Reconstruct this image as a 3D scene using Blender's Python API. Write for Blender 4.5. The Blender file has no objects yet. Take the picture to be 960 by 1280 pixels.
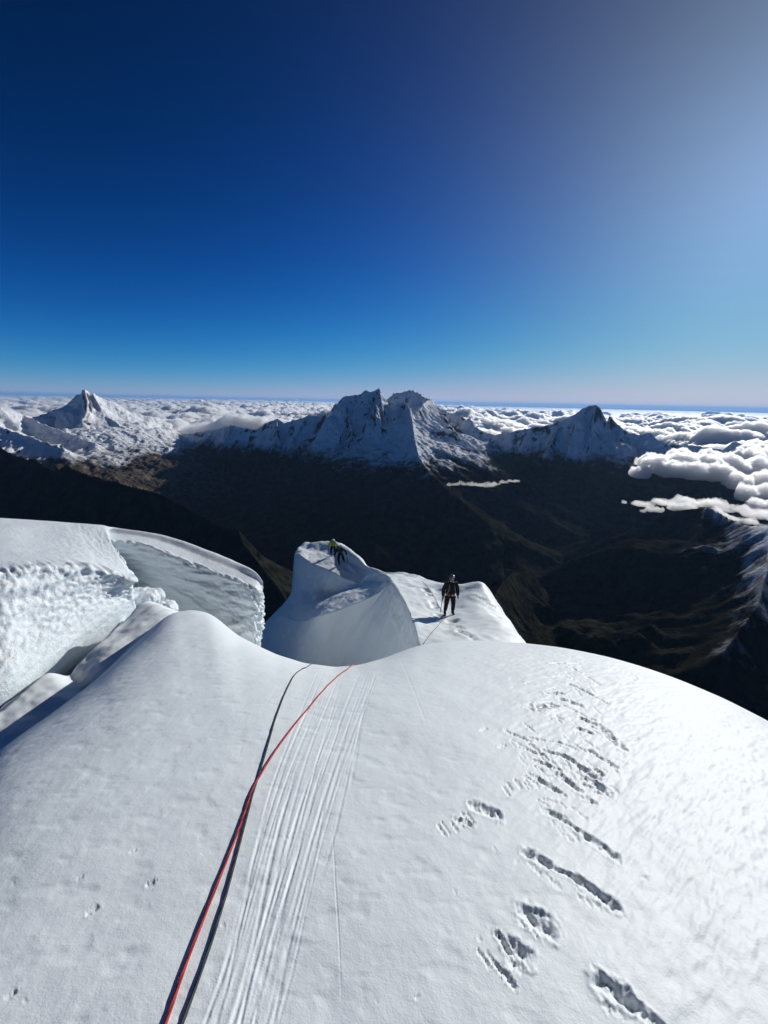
import bpy, math, random
import numpy as np
from mathutils import Vector, Matrix
from mathutils.bvhtree import BVHTree
random.seed(7); RNG = np.random.default_rng(11)
SC = bpy.context.scene
COL = SC.collection
R = math.radians

# ------------------------------------------------------------------ camera
PITCH, ROLL, FPX = R(16.1), R(1.15), 480.0           # 13 mm ultra-wide lens held a little downwards
Fv = np.array((0, math.cos(PITCH), -math.sin(PITCH)))
U0 = np.array((0, math.sin(PITCH), math.cos(PITCH)))
Rv = np.array((1, 0, 0))*math.cos(ROLL) + U0*math.sin(ROLL)
Uv = U0*math.cos(ROLL) - np.array((1, 0, 0))*math.sin(ROLL)
cam = bpy.data.cameras.new('camera'); cam.sensor_fit = 'VERTICAL'
cam.sensor_height = 34.667; cam.lens = 13.0; cam.clip_start = .05; cam.clip_end = 3e6
camo = bpy.data.objects.new('camera', cam); COL.objects.link(camo)
camo.matrix_world = Matrix(((Rv[0], Uv[0], -Fv[0], 0), (Rv[1], Uv[1], -Fv[1], 0), (Rv[2], Uv[2], -Fv[2], 0), (0, 0, 0, 1)))
SC.camera = camo

def ray(px, py):
    return Fv + Rv*((px-480)/FPX) + Uv*((640-py)/FPX)
def P(px, py, d):
    """world point seen at this place of the photograph, d metres away along the view axis"""
    return ray(px, py)*d

# ------------------------------------------------------------------ sun, sky, exposure
SUNV = ray(1012, 216); SUNV = SUNV/np.linalg.norm(SUNV)
SUN_EL = math.asin(SUNV[2]); SUN_AZ = math.atan2(SUNV[0], SUNV[1])
sl = bpy.data.lights.new('sun', 'SUN'); sl.energy = 3.8; sl.angle = R(.53); sl.color = (1, .975, .93)
so = bpy.data.objects.new('sun', sl); COL.objects.link(so)
so.rotation_euler = Vector(-SUNV).to_track_quat('-Z', 'Y').to_euler()
W = bpy.data.worlds.new('World'); SC.world = W; W.use_nodes = True
wn = W.node_tree.nodes; wl = W.node_tree.links
bg = wn['Background']; bg.inputs[1].default_value = .1
sky = wn.new('ShaderNodeTexSky'); sky.sky_type = 'NISHITA'; sky.sun_disc = False
sky.sun_elevation = SUN_EL; sky.sun_rotation = SUN_AZ; sky.altitude = 5600
sky.air_density = 1.0; sky.dust_density = 1; sky.ozone_density = 4
def _m(op, x, y=None, z=None):
    q = wn.new('ShaderNodeMath'); q.operation = op
    for i_, v_ in enumerate((x, y, z)):
        if v_ is None: continue
        if isinstance(v_, (int, float)): q.inputs[i_].default_value = v_
        else: wl.new(v_, q.inputs[i_])
    return q.outputs[0]
# high-altitude film response of the sky colour, and the broad aureole all round the sun
tc = wn.new('ShaderNodeTexCoord'); dt = wn.new('ShaderNodeVectorMath'); dt.operation = 'DOT_PRODUCT'
wl.new(tc.outputs['Generated'], dt.inputs[0]); dt.inputs[1].default_value = tuple(SUNV)
ang = _m('ARCCOSINE', _m('MINIMUM', dt.outputs['Value'], .99999))
sep = wn.new('ShaderNodeSeparateColor'); wl.new(sky.outputs[0], sep.inputs[0])
cmb = wn.new('ShaderNodeCombineColor')
for ch_, (A_, g_, k_, G_, t_) in enumerate([(.50, 3.12, .00566, .25, .32), (.51, 2.24, .0231, .29, .30), (.65, 2.78, .0105, .26, .201)]):
    x_ = _m('POWER', _m('MULTIPLY', sep.outputs[ch_], .05), g_)
    base_ = _m('MULTIPLY', _m('DIVIDE', x_, _m('ADD', x_, k_)), A_)
    glow_ = _m('MULTIPLY', _m('EXPONENT', _m('MULTIPLY', _m('POWER', _m('DIVIDE', ang, t_), 1.5), -1.)), G_)
    wl.new(_m('MULTIPLY', _m('ADD', base_, glow_), 10.), cmb.inputs[ch_])
wl.new(cmb.outputs[0], bg.inputs[0])
SC.view_settings.view_transform = 'Standard'; SC.view_settings.look = 'None'
SC.view_settings.exposure = 0.0; SC.view_settings.gamma = 1.0
SC.cycles.volume_bounces = 24; SC.cycles.max_bounces = 24

# ------------------------------------------------------------------ helpers: noise
def _hash(ix, iy, seed):
    h = (ix.astype(np.int64)*374761393 + iy.astype(np.int64)*668265263 + seed*982451653) & 0xffffffff
    h = ((h ^ (h >> 13))*1274126177) & 0xffffffff
    return (h ^ (h >> 16)) & 0xffff
_A = np.linspace(0, 2*np.pi, 65536, endpoint=False)
_GX, _GY = np.cos(_A).astype(np.float32), np.sin(_A).astype(np.float32)
def pnoise(x, y, seed=0):
    xi = np.floor(x); yi = np.floor(y); fx = (x-xi).astype(np.float32); fy = (y-yi).astype(np.float32)
    xi = xi.astype(np.int64); yi = yi.astype(np.int64)
    u = fx*fx*fx*(fx*(fx*6-15)+10); v = fy*fy*fy*(fy*(fy*6-15)+10)
    def g(dx, dy):
        h = _hash(xi+dx, yi+dy, seed); return _GX[h]*(fx-dx)+_GY[h]*(fy-dy)
    a = g(0, 0); b = g(1, 0); c = g(0, 1); d = g(1, 1)
    return (a+(b-a)*u + ((c+(d-c)*u)-(a+(b-a)*u))*v)*1.5
def fbm(x, y, octs=4, seed=0, gain=.5, lac=2.03):
    s = 0; a = 1.
    for o in range(octs):
        s = s + a*pnoise(x, y, seed+o*17); x = x*lac+3.1; y = y*lac+1.7; a *= gain
    return s
def ridged(x, y, octs=4, seed=0, gain=.5):
    s = 0; a = 1.; t = 0
    for o in range(octs):
        s = s + a*(1-2*np.abs(pnoise(x, y, seed+o*17))); t += a; x = x*2.07+5.3; y = y*2.07+2.9; a *= gain
    return s/t
def billow(x, y, octs=5, seed=0, gain=.5):
    s = 0; a = 1.; t = 0
    for o in range(octs):
        s = s + a*np.abs(pnoise(x, y, seed+o*17))*1.6; t += a; x = x*2.1+5.3; y = y*2.1+2.9; a *= gain
    return s/t
def sstep(a, b, x):
    t = np.clip((x-a)/(b-a), 0, 1); return t*t*(3-2*t)

# ------------------------------------------------------------------ helpers: meshes
def mesh_obj(name, verts, faces, mat=None, parent=None, smooth=True, kind=None, label=None):
    verts = np.asarray(verts, dtype=np.float32).reshape(-1, 3)
    me = bpy.data.meshes.new(name)
    if isinstance(faces, np.ndarray):
        n = len(faces); k = faces.shape[1]
        me.vertices.add(len(verts)); me.vertices.foreach_set('co', verts.ravel())
        me.loops.add(n*k); me.loops.foreach_set('vertex_index', faces.astype(np.int32).ravel())
        me.polygons.add(n)
        me.polygons.foreach_set('loop_start', np.arange(0, n*k, k, dtype=np.int32))
        me.polygons.foreach_set('loop_total', np.full(n, k, dtype=np.int32))
        me.update(calc_edges=True); me.validate()
    else:
        me.from_pydata([tuple(map(float, v)) for v in verts], [], faces); me.update()
    if smooth: me.polygons.foreach_set('use_smooth', np.ones(len(me.polygons), dtype=bool))
    if mat: me.materials.append(mat)
    o = bpy.data.objects.new(name, me); COL.objects.link(o)
    if parent: o.parent = parent
    if kind: o['kind'] = kind
    if label: o['label'] = label
    return o
def grid_faces(nu, nv, keep=None, wrap=False):
    i, j = np.meshgrid(np.arange(nu if wrap else nu-1), np.arange(nv-1), indexing='ij')
    i2 = (i+1) % nu
    f = np.stack([i*nv+j, i2*nv+j, i2*nv+j+1, i*nv+j+1], -1)
    if keep is not None: f = f[keep]
    return f.reshape(-1, 4)
def compact(verts, faces):
    u, inv = np.unique(faces, return_inverse=True)
    return verts.reshape(-1, 3)[u], inv.reshape(faces.shape)
def cr1(pts, n, crease=()):
    """Catmull-Rom along axis 0 that passes through every point; creased rows break the tangent"""
    pts = np.asarray(pts, float); m = len(pts); out = []
    for i in range(m-1):
        p1, p2 = pts[i], pts[i+1]
        p0 = pts[i-1] if (i > 0 and i not in crease) else 2*p1-p2
        p3 = pts[i+2] if (i < m-2 and (i+1) not in crease) else 2*p2-p1
        t = np.linspace(0, 1, n, endpoint=False).reshape((-1,)+(1,)*(pts.ndim-1))
        out.append(.5*(2*p1+(p2-p0)*t+(2*p0-5*p1+4*p2-p3)*t*t+(3*p1-p0-3*p2+p3)*t**3))
    out.append(pts[-1:]); return np.concatenate(out)
def lattice(cols, nu, nv, crease_u=(), crease_v=()):
    """cols: list of columns, each a list of (px,py,d); returns smooth world grid [U,V,3]"""
    L = np.array([[P(*q) for q in c] for c in cols])
    L = cr1(L, nu, crease_u)
    L = cr1(np.swapaxes(L, 0, 1), nv, crease_v)
    return np.swapaxes(L, 0, 1)
def grid_normals(G):
    du = np.gradient(G, axis=0); dv = np.gradient(G, axis=1)
    n = np.cross(du, dv); n /= np.linalg.norm(n, axis=-1, keepdims=True)+1e-9
    return n

# ------------------------------------------------------------------ helpers: materials
def new_mat(name):
    m = bpy.data.materials.new(name); m.use_nodes = True
    return m, m.node_tree.nodes, m.node_tree.links, m.node_tree.nodes['Principled BSDF']
def simple_mat(name, rgb, rough=.7, noise=0, scale=20, metallic=0):
    m, n, l, b = new_mat(name)
    b.inputs['Base Color'].default_value = (*rgb, 1); b.inputs['Roughness'].default_value = rough
    b.inputs['Metallic'].default_value = metallic
    if rough > .45: b.inputs['Specular IOR Level'].default_value = .15
    if noise:
        t = n.new('ShaderNodeTexNoise'); t.inputs['Scale'].default_value = scale
        t.inputs['Detail'].default_value = 5
        c = n.new('ShaderNodeTexCoord'); l.new(c.outputs['Object'], t.inputs['Vector'])
        mx = n.new('ShaderNodeMix'); mx.data_type = 'RGBA'
        mx.inputs[6].default_value = (*[v*(1-noise) for v in rgb], 1)
        mx.inputs[7].default_value = (*[min(1, v*(1+noise)) for v in rgb], 1)
        l.new(t.outputs[0], mx.inputs[0]); l.new(mx.outputs[2], b.inputs['Base Color'])
        bp = n.new('ShaderNodeBump'); bp.inputs['Strength'].default_value = .4; bp.inputs['Distance'].default_value = .01
        l.new(t.outputs[0], bp.inputs['Height']); l.new(bp.outputs[0], b.inputs['Normal'])
    return m
def noise_node(n, l, vec, scale, detail=5, rough=.55, dist=0):
    t = n.new('ShaderNodeTexNoise'); t.inputs['Scale'].default_value = scale
    t.inputs['Detail'].default_value = detail; t.inputs['Roughness'].default_value = rough
    t.inputs['Distortion'].default_value = dist
    l.new(vec, t.inputs['Vector']); return t.outputs[0]
def math_node(n, l, op, a, b=None, c=None, clamp=False):
    m = n.new('ShaderNodeMath'); m.operation = op; m.use_clamp = clamp
    for k, v in enumerate((a, b, c)):
        if v is None: continue
        if isinstance(v, (int, float)): m.inputs[k].default_value = v
        else: l.new(v, m.inputs[k])
    return m.outputs[0]
def mapr(n, l, v, a, b, c=0, d=1):
    m = n.new('ShaderNodeMapRange'); m.interpolation_type = 'SMOOTHSTEP'
    l.new(v, m.inputs[0])
    for k, q in enumerate((a, b, c, d)): m.inputs[k+1].default_value = q
    return m.outputs[0]
def mixc(n, l, f, a, b):
    m = n.new('ShaderNodeMix'); m.data_type = 'RGBA'
    if isinstance(f, (int, float)): m.inputs[0].default_value = f
    else: l.new(f, m.inputs[0])
    for k, v in ((6, a), (7, b)):
        if isinstance(v, tuple): m.inputs[k].default_value = (*v, 1)
        else: l.new(v, m.inputs[k])
    return m.outputs[2]

def snow_material(name, fine=1.0, grain=.004, tint=(.82, .87, .88), rough_amt=0.):
    m, n, l, b = new_mat(name)
    g = n.new('ShaderNodeNewGeometry').outputs['Position']
    n1 = noise_node(n, l, g, 3.2*fine, 6, .6)
    n2 = noise_node(n, l, g, 38*fine, 4, .6)
    n3 = noise_node(n, l, g, 150*fine, 3, .6)
    h = math_node(n, l, 'MULTIPLY', n1, .007)
    h = math_node(n, l, 'MULTIPLY_ADD', n2, .0018, h)
    h = math_node(n, l, 'MULTIPLY_ADD', n3, .0010, h)
    bp = n.new('ShaderNodeBump'); bp.inputs['Strength'].default_value = 1; bp.inputs['Distance'].default_value = 1.0
    l.new(h, bp.inputs['Height']); l.new(bp.outputs[0], b.inputs['Normal'])
    l.new(mixc(n, l, n1, tuple(v*.97 for v in tint), tuple(min(1, v*1.03) for v in tint)), b.inputs['Base Color'])
    b.inputs['Roughness'].default_value = .55
    b.inputs['Specular IOR Level'].default_value = .35
    return m
M_snow = snow_material('snow')
M_ridge = snow_material('ridge_snow', fine=.35)

def ice_material():
    m, n, l, b = new_mat('glacier_ice')
    g = n.new('ShaderNodeNewGeometry').outputs['Position']
    mp = n.new('ShaderNodeMapping'); mp.inputs['Scale'].default_value = (1, 1, 5); l.new(g, mp.inputs['Vector'])
    st = noise_node(n, l, mp.outputs[0], 1.3, 6, .65, .6)
    rg = noise_node(n, l, g, 6, 6, .65)
    # snow where the surface looks up, bare ice on the walls
    nz = n.new('ShaderNodeSeparateXYZ'); l.new(n.new('ShaderNodeNewGeometry').outputs['Normal'], nz.inputs[0])
    fac = mapr(n, l, math_node(n, l, 'MULTIPLY_ADD', rg, .35, nz.outputs[2]), .70, 1.02)
    ice = mixc(n, l, mapr(n, l, st, .3, .7), (.62, .70, .74), (.82, .87, .90))
    l.new(mixc(n, l, fac, ice, (.82, .87, .885)), b.inputs['Base Color'])
    h = math_node(n, l, 'MULTIPLY', st, .03); h = math_node(n, l, 'MULTIPLY_ADD', rg, .03, h)
    h = math_node(n, l, 'MULTIPLY_ADD', noise_node(n, l, g, 22, 5, .65), .022, h)
    bp = n.new('ShaderNodeBump'); bp.inputs['Distance'].default_value = 1; bp.inputs['Strength'].default_value = .8
    l.new(h, bp.inputs['Height']); l.new(bp.outputs[0], b.inputs['Normal'])
    b.inputs['Roughness'].default_value = .45
    return m
M_ice = ice_material()

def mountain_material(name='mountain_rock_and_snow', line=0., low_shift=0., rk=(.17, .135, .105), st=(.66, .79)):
    m, n, l, b = new_mat(name)
    geo = n.new('ShaderNodeNewGeometry'); g = geo.outputs['Position']
    sp = n.new('ShaderNodeSeparateXYZ'); l.new(g, sp.inputs[0]); z = sp.outputs[2]
    sn = n.new('ShaderNodeSeparateXYZ'); l.new(geo.outputs['Normal'], sn.inputs[0]); nz = sn.outputs[2]
    big = noise_node(n, l, g, .0012, 6, .6)
    mid = noise_node(n, l, g, .006, 6, .65)
    fin = noise_node(n, l, g, .03, 5, .65)
    # snow line with ragged tongues
    zz = math_node(n, l, 'MULTIPLY_ADD', big, 700, z); zz = math_node(n, l, 'MULTIPLY_ADD', mid, 500, zz)
    alt = mapr(n, l, zz, -700+line, -420+line)
    sl_ = math_node(n, l, 'MULTIPLY_ADD', mid, .34, nz); sl_ = math_node(n, l, 'MULTIPLY_ADD', fin, .16, sl_)
    steep = mapr(n, l, sl_, *st)
    snow = math_node(n, l, 'MULTIPLY', alt, steep, clamp=True)
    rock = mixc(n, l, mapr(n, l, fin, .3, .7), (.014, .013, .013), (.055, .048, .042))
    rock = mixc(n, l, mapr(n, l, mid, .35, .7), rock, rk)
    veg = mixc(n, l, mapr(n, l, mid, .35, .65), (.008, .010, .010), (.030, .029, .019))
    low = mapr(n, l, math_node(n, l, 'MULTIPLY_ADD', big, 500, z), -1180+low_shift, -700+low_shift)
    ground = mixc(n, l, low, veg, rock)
    l.new(mixc(n, l, snow, ground, (.88, .90, .93)), b.inputs['Base Color'])
    b.inputs['Roughness'].default_value = .9; b.inputs['Specular IOR Level'].default_value = 0.
    h = math_node(n, l, 'MULTIPLY', mid, 95); h = math_node(n, l, 'MULTIPLY_ADD', fin, 26, h)
    h = math_node(n, l, 'MULTIPLY_ADD', noise_node(n, l, g, .12, 4), 3, h)
    bp = n.new('ShaderNodeBump'); bp.inputs['Distance'].default_value = 1; bp.inputs['Strength'].default_value = .7
    l.new(h, bp.inputs['Height']); l.new(bp.outputs[0], b.inputs['Normal'])
    return m
M_mtn = mountain_material(); M_dark = mountain_material('shade_toned_rock', 560., 350., (.075, .062, .052)); M_pyr = mountain_material('brown_scree_and_snow', -60., -750., st=(.73, .86)); M_right = mountain_material('shade_toned_rock_with_snow_streaks', 40., 500., (.06, .052, .045))  # M_dark and M_right: rock colour darkened further to stand in for shade

def cloud_material(name, dens, an=.35):
    m = bpy.data.materials.new(name); m.use_nodes = True; n = m.node_tree.nodes; n.clear()
    out = n.new('ShaderNodeOutputMaterial'); v = n.new('ShaderNodeVolumeScatter')
    v.inputs['Color'].default_value = (.9995, .9996, 1, 1); v.inputs['Density'].default_value = dens; v.inputs['Anisotropy'].default_value = an
    m.node_tree.links.new(v.outputs[0], out.inputs['Volume']); return m
M_cloud = cloud_material('cloud', .020, .62); M_sea = cloud_material('cloud_sea', .016, .62); M_wisp = cloud_material('thin_cloud', .009, .6)

# ------------------------------------------------------------------ foreground snow slope
LIP = [(-60, 990), (0, 937), (60, 895), (90, 873), (120, 850), (150, 822), (180, 795), (200, 776), (215, 766), (240, 762), (262, 766), (278, 778), (295, 793),
       (320, 806), (345, 818), (380, 829), (420, 834), (450, 831), (480, 823), (520, 808), (560, 801), (600, 801), (640, 803), (700, 809),
       (760, 821), (805, 834), (850, 850), (905, 873), (960, 901), (1030, 945), (1120, 1010)]
H0 = 1.65
def _lip():
    th = []; mm = []
    for x, y in LIP:
        v = ray(x, y); th.append(math.atan2(v[0], v[1])); mm.append(-v[2]/math.hypot(v[0], v[1]))
    return np.array(th), np.array(mm)
LT, LM = _lip()
def a_th(t): return .19*np.cos(t) + .03*np.sin(t)
_tt = np.linspace(-math.pi, math.pi, 2881)
_m = np.interp(_tt, np.concatenate([[-math.pi, -2.0], LT, [2.0, math.pi]]), np.concatenate([[.3, .62], LM, [.62, .3]]))
_k = np.exp(-.5*(np.arange(-12, 13)/5.5)**2); _k /= _k.sum()
_m = np.convolve(np.pad(_m, 12, mode='wrap'), _k, 'valid')
_rl = 2*H0/(_m-a_th(_tt))
_k2 = np.exp(-.5*(np.arange(-48, 49)/16.)**2); _k2 /= _k2.sum()
_rl = np.convolve(np.pad(_rl, 48, mode='wrap'), _k2, 'valid')
_k3 = np.exp(-.5*(np.arange(-240, 241)/85.)**2); _k3 /= _k3.sum()
_ms = np.convolve(np.pad(_m, 240, mode='wrap'), _k3, 'valid')
def lip_r(t): return np.interp(t, _tt, _rl)
def fg_z(t, r):
    """height of the snow: a convex slope whose horizon in each direction is the photographed lip"""
    m = np.interp(t, _tt, _m); rl = np.interp(t, _tt, _rl)
    # touches the sight line z = -m r at r = rl; near the feet the small swells of the lip die out
    q = r/rl
    zl = -m*r - H0*(1-q)**2
    zn = -H0 - a_th(t)*r - .040*r*r                     # the even slope underfoot
    w = sstep(.18, .97, q)
    return np.minimum(zn*(1-w)+zl*w, -m*r-.25*H0*(1-q)**2)
def fg_hit(px, py):
    v = ray(px, py); h = math.hypot(v[0], v[1]); t = math.atan2(v[0], v[1]); s = v[2]/h
    rs = np.linspace(.3, float(lip_r(t))*1.02, 4000)
    g = rs*s - fg_z(np.full_like(rs, t), rs)
    k = np.argmax(g <= 0) if (g <= 0).any() else np.argmin(g)
    return np.array((math.sin(t)*rs[k], math.cos(t)*rs[k]))

th_f = np.linspace(R(-61), R(58), 920)
th_c = np.linspace(R(58), R(360-61), 62)[1:-1]
th = np.concatenate([th_f, th_c]); thw = (th+math.pi) % (2*math.pi)-math.pi
NV = 620
rl = lip_r(thw)
tpar = np.linspace(0, 1, NV-12)
rr = .3*((1.35*rl[:, None])/.3)**tpar[None, :]
rr = np.concatenate([rr, rl[:, None]*np.linspace(1.4, 3.4, 12)[None, :]], 1)
TH = np.repeat(thw[:, None], NV, 1)
FX = np.sin(TH)*rr; FY = np.cos(TH)*rr; FZ = fg_z(TH, rr)
# wind crust, soft lumps and, towards the right, small wind ripples
fade = 1-sstep(.75, 1.0, rr/rl[:, None])*.75
FZ += fade*(.012*fbm(FX*.9, FY*.9, 3, 3) + .0016*fbm(FX*7, FY*7, 3, 9))
ripw = sstep(.2, 1.6, FX)
rx = FX*.80+FY*.60; ry = -FX*.60+FY*.80
FZ += fade*ripw*(.0048*fbm(rx*3.6, ry*11.0, 3, 31)+(.0030)*fbm(rx*8, ry*30.0, 2, 37)) 
FZ += fade*(1-ripw)*.0025*np.minimum(0, fbm(FX*5+1, FY*9, 3, 77)+.15)*2
def seg_dist(x, y, a, b):
    d = b-a; L2 = d@d+1e-12; t = np.clip(((x-a[0])*d[0]+(y-a[1])*d[1])/L2, 0, 1)
    return np.hypot(x-a[0]-t*d[0], y-a[1]-t*d[1]), t
def dent(p, q, w, depth, berm=.25, ragged=.3, seed=0, sharp=.35):
    global FZ
    w *= .85; depth *= .36; berm *= .8; ragged *= 1.35
    a, b = fg_hit(*p), fg_hit(*q); mx = max(a[0], b[0])+4*w; mn = min(a[0], b[0])-4*w
    my = max(a[1], b[1])+4*w; ny = min(a[1], b[1])-4*w
    k = (FX < mx) & (FX > mn) & (FY < my) & (FY > ny)
    if not k.any(): return
    x, y = FX[k], FY[k]
    d, t = seg_dist(x, y, a, b)
    d = d + w*ragged*fbm(x/w*.9, y/w*.9, 3, 50+seed)
    ins = (1-np.clip(d/(w*1.25), 0, 1)**2)**1.5
    fl = np.clip(.85+.75*fbm(x/w*.8+7, y/w*.8, 3, 90+seed), .1, 1.7)
    rim = np.exp(-((d-w*1.45)/(w*.35))**2)*berm*(.6+.8*fbm(x/w, y/w, 2, 20+seed))
    FZ[k] += -depth*ins*fl + depth*rim*np.clip(1, 0, 1)
def scuff(p, q, width_px, n, depth, seed):
    """row of short parallel cuts (crampon points and boot edge) between two pixels"""
    r = random.Random(seed)
    for i in range(n):
        t = (i+.5)/n; cx = p[0]+(q[0]-p[0])*t; cy = p[1]+(q[1]-p[1])*t
        L = width_px*r.uniform(.5, 1)
        dx, dy = L*.42, L*.62
        ox, oy = r.uniform(-4, 4), r.uniform(-4, 4)
        dent((cx-dx/2+ox, cy-dy/2+oy), (cx+dx/2+ox, cy+dy/2+oy), .010*r.uniform(.7, 1.3), depth*r.uniform(.5, 1.1), .35, .45, seed+i, .6)
# boot prints, nearest first
dent((752, 1232), (786, 1252), .034, .060, seed=1); dent((786, 1254), (822, 1284), .024, .045, seed=2)
dent((660, 1068), (682, 1080), .030, .055, seed=3); dent((684, 1082), (728, 1104), .017, .036, seed=4); dent((722, 1100), (768, 1133), .030, .040, seed=5); dent((738, 1110), (764, 1134), .020, .030, seed=6)
dent((684, 1014), (702, 1022), .030, .050, seed=7); dent((702, 1024), (738, 1048), .017, .035, seed=8); dent((735, 1046), (768, 1070), .032, .040, seed=9)
dent((662, 1146), (682, 1160), .042, .060, seed=10); scuff((650, 1150), (672, 1172), 22, 4, .018, 100)
dent((622, 1170), (640, 1196), .014, .045, seed=11); dent((640, 1186), (654, 1196), .034, .050, seed=12); dent((640, 1206), (648, 1210), .022, .035, seed=13)
scuff((602, 1196), (640, 1226), 34, 5, .022, 110)
dent((594, 1008), (620, 1018), .038, .055, seed=14); scuff((552, 1036), (592, 1022), 26, 7, .022, 120); dent((576, 1026), (588, 1030), .018, .04, seed=15)
scuff((632, 988), (668, 974), 22, 7, .022, 130)
for i, (a, b, w, dp) in enumerate([
        ((664, 886), (690, 882), .050, .070), ((684, 867), (702, 866), .030, .055), ((704, 874), (722, 880), .045, .055), ((692, 900), (698, 898), .03, .04),
        ((690, 829), (724, 830), .030, .060), ((700, 845), (740, 855), .020, .035), ((716, 835), (750, 856), .020, .040),
        ((712, 855), (738, 868), .030, .050), ((738, 868), (760, 880), .020, .045), ((684, 847), (704, 846), .015, .03),
        ((718, 889), (742, 900), .020, .035), ((728, 898), (752, 915), .030, .055), ((748, 906), (775, 933), .040, .065), ((726, 912), (736, 916), .030, .055), ((700, 880), (728, 892), .016, .03),
        ((632, 914), (662, 926), .018, .030), ((662, 922), (700, 928), .014, .030), ((680, 938), (710, 946), .020, .040), ((706, 944), (728, 960), .024, .045),
        ((738, 938), (768, 958), .022, .045), ((728, 960), (744, 970), .034, .055), ((742, 976), (757, 988), .034, .055), ((700, 968), (722, 985), .026, .045),
        ((650, 935), (680, 944), .014, .028), ((668, 950), (700, 962), .014, .03), ((718, 930), (738, 942), .014, .03), ((675, 975), (694, 986), .024, .040), ((700, 928), (722, 936), .014, .03),
        ((660, 930), (690, 952), .012, .02), ((745, 962), (752, 968), .02, .04), ((640, 925), (668, 942), .012, .022), ((712, 820), (730, 826), .02, .03),
        ((664, 812), (680, 814), .03, .03), ((690, 815), (706, 817), .03, .025)]):
    dent(a, b, w*1.15, dp*1.25, .3, .5, 200+i, .5)
r_ = random.Random(5)
for i in range(46):
    x = r_.gauss(695, 34); y = 945+r_.gauss(0, 26)+(x-695)*.25
    dent((x, y), (x+r_.uniform(6, 18), y+r_.uniform(2, 12)), r_.uniform(.008, .018), r_.uniform(.012, .03), .5, .5, 400+i, .6)
for i in range(26):
    x = r_.gauss(715, 22); y = 868+r_.gauss(0, 26)+(x-715)*.45
    dent((x, y), (x+r_.uniform(6, 18), y+r_.uniform(3, 11)), r_.uniform(.010, .02), r_.uniform(.012, .03), .5, .5, 500+i, .6)
scuff((664, 1084), (700, 1108), 16, 5, .016, 140); scuff((716, 1112), (748, 1136), 16, 4, .014, 150); scuff((690, 1030), (722, 1052), 14, 5, .014, 160); scuff((748, 1250), (780, 1276), 18, 4, .016, 170)
scuff((655, 925), (740, 985), 18, 14, .020, 180); scuff((690, 860), (752, 905), 16, 9, .018, 200); scuff((640, 930), (690, 975), 16, 8, .018, 220)
# single pits and thrown crumbs
for i, (x, y, w) in enumerate([(188, 1104, .014), (116, 1137, .016), (100, 1098, .008), (166, 1064, .009), (604, 914, .02), (627, 934, .02), (792, 849, .03), (793, 924, .022),
                               (780, 953, .016), (808, 1097, .014), (640, 860, .012), (250, 1045, .006), (12, 1245, .012), (112, 1015, .008)]):
    dent((x-2, y+1), (x+3, y-2), w, w*1.3, .3, .4, 600+i)
for i in range(26):
    x, y = r_.uniform(0, 960), r_.uniform(900, 1280)
    w = r_.uniform(.004, .010)
    dent((x, y), (x+r_.uniform(-3, 3), y+r_.uniform(-3, 3)), w, w*.8, .6, .4, 700+i)
# grooves worn by the ropes
def groove(pts, w, depth, berm=.5, seed=0):
    global FZ
    w *= .58; depth *= .135; berm *= .6
    Q = np.array([fg_hit(*p) for p in cr1(np.array(pts, float), 6)])
    k = (FX > Q[:, 0].min()-.1) & (FX < Q[:, 0].max()+.1) & (FY > Q[:, 1].min()-.1) & (FY < Q[:, 1].max()+.1)
    x, y = FX[k], FY[k]; D = np.full(x.shape, 9.); S = np.zeros(x.shape); acc = 0
    for a, b in zip(Q[:-1], Q[1:]):
        d, t = seg_dist(x, y, a, b); L = np.linalg.norm(b-a); m = d < D
        D = np.where(m, d, D); S = np.where(m, acc+t*L, S); acc += L
    on = sstep(-.25, .15, fbm(S*1.1+seed*3.3, S*0+seed, 3, 800+seed)+.34)
    ends = sstep(0, .25, S)*(1-sstep(acc-.25, acc, S))
    D = D + w*.3*fbm(x*30, y*30, 2, 810+seed)
    FZ[k] += (-depth*np.exp(-(D/w)**2) + depth*berm*np.exp(-((D-2.0*w)/(w*.8))**2))*on*ends
for i in range(34):
    u = i/33.+r_.uniform(-.03, .03); u2 = min(1, max(0, u+r_.uniform(-.04, .04)))
    xb, xm, xt = 256+96*u2, 335+86*u+r_.uniform(-5, 5), 404+72*u+r_.uniform(-6, 6)
    lo = r_.choice([1420, 1420, 1420, 1250, 1120]); hi = r_.choice([838, 850, 870, 900, 960])
    def gx(y):
        t = (1280-y)/280.
        if y > 1000: return xb+(xm-xb)*t
        return xm+(xt-xm)*((1000-y)/165.)**1.1
    if lo-hi < 120: continue
    ys = np.linspace(lo, hi, 7)
    wv = r_.uniform(0, 6)
    groove([(gx(y)+4.5*math.sin(y/70.+wv)*max(.3, (y-800)/400), y) for y in ys], r_.uniform(.007, .014), r_.uniform(.007, .016), seed=i)
groove([(500, 822), (512, 850), (524, 882), (536, 914)], .012, .014, .2, 61)
groove([(428, 1290), (424, 1180), (419, 1100), (416, 1030), (417, 1010)], .005, .008, .4, 62)
groove([(418, 1030), (420, 980), (436, 900)], .006, .006, .4, 63)
groove([(436, 1000), (446, 930), (458, 870), (470, 835)], .014, .014, .5, 64)
groove([(441, 985), (450, 920), (463, 870)], .010, .010, .5, 65)
for k_, s in enumerate([((330, 862), (318, 878)), ((280, 922), (255, 960)), ((308, 915), (296, 955)), ((316, 920), (300, 950)), ((352, 850), (330, 885)), ((20, 1050), (45, 1020)), ((180, 1050), (240, 985))]):
    groove([s[0], ((s[0][0]+s[1][0])/2, (s[0][1]+s[1][1])/2), s[1]], .012, .010, .6, 70+k_)
FG = np.stack([FX, FY, FZ], -1)
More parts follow.
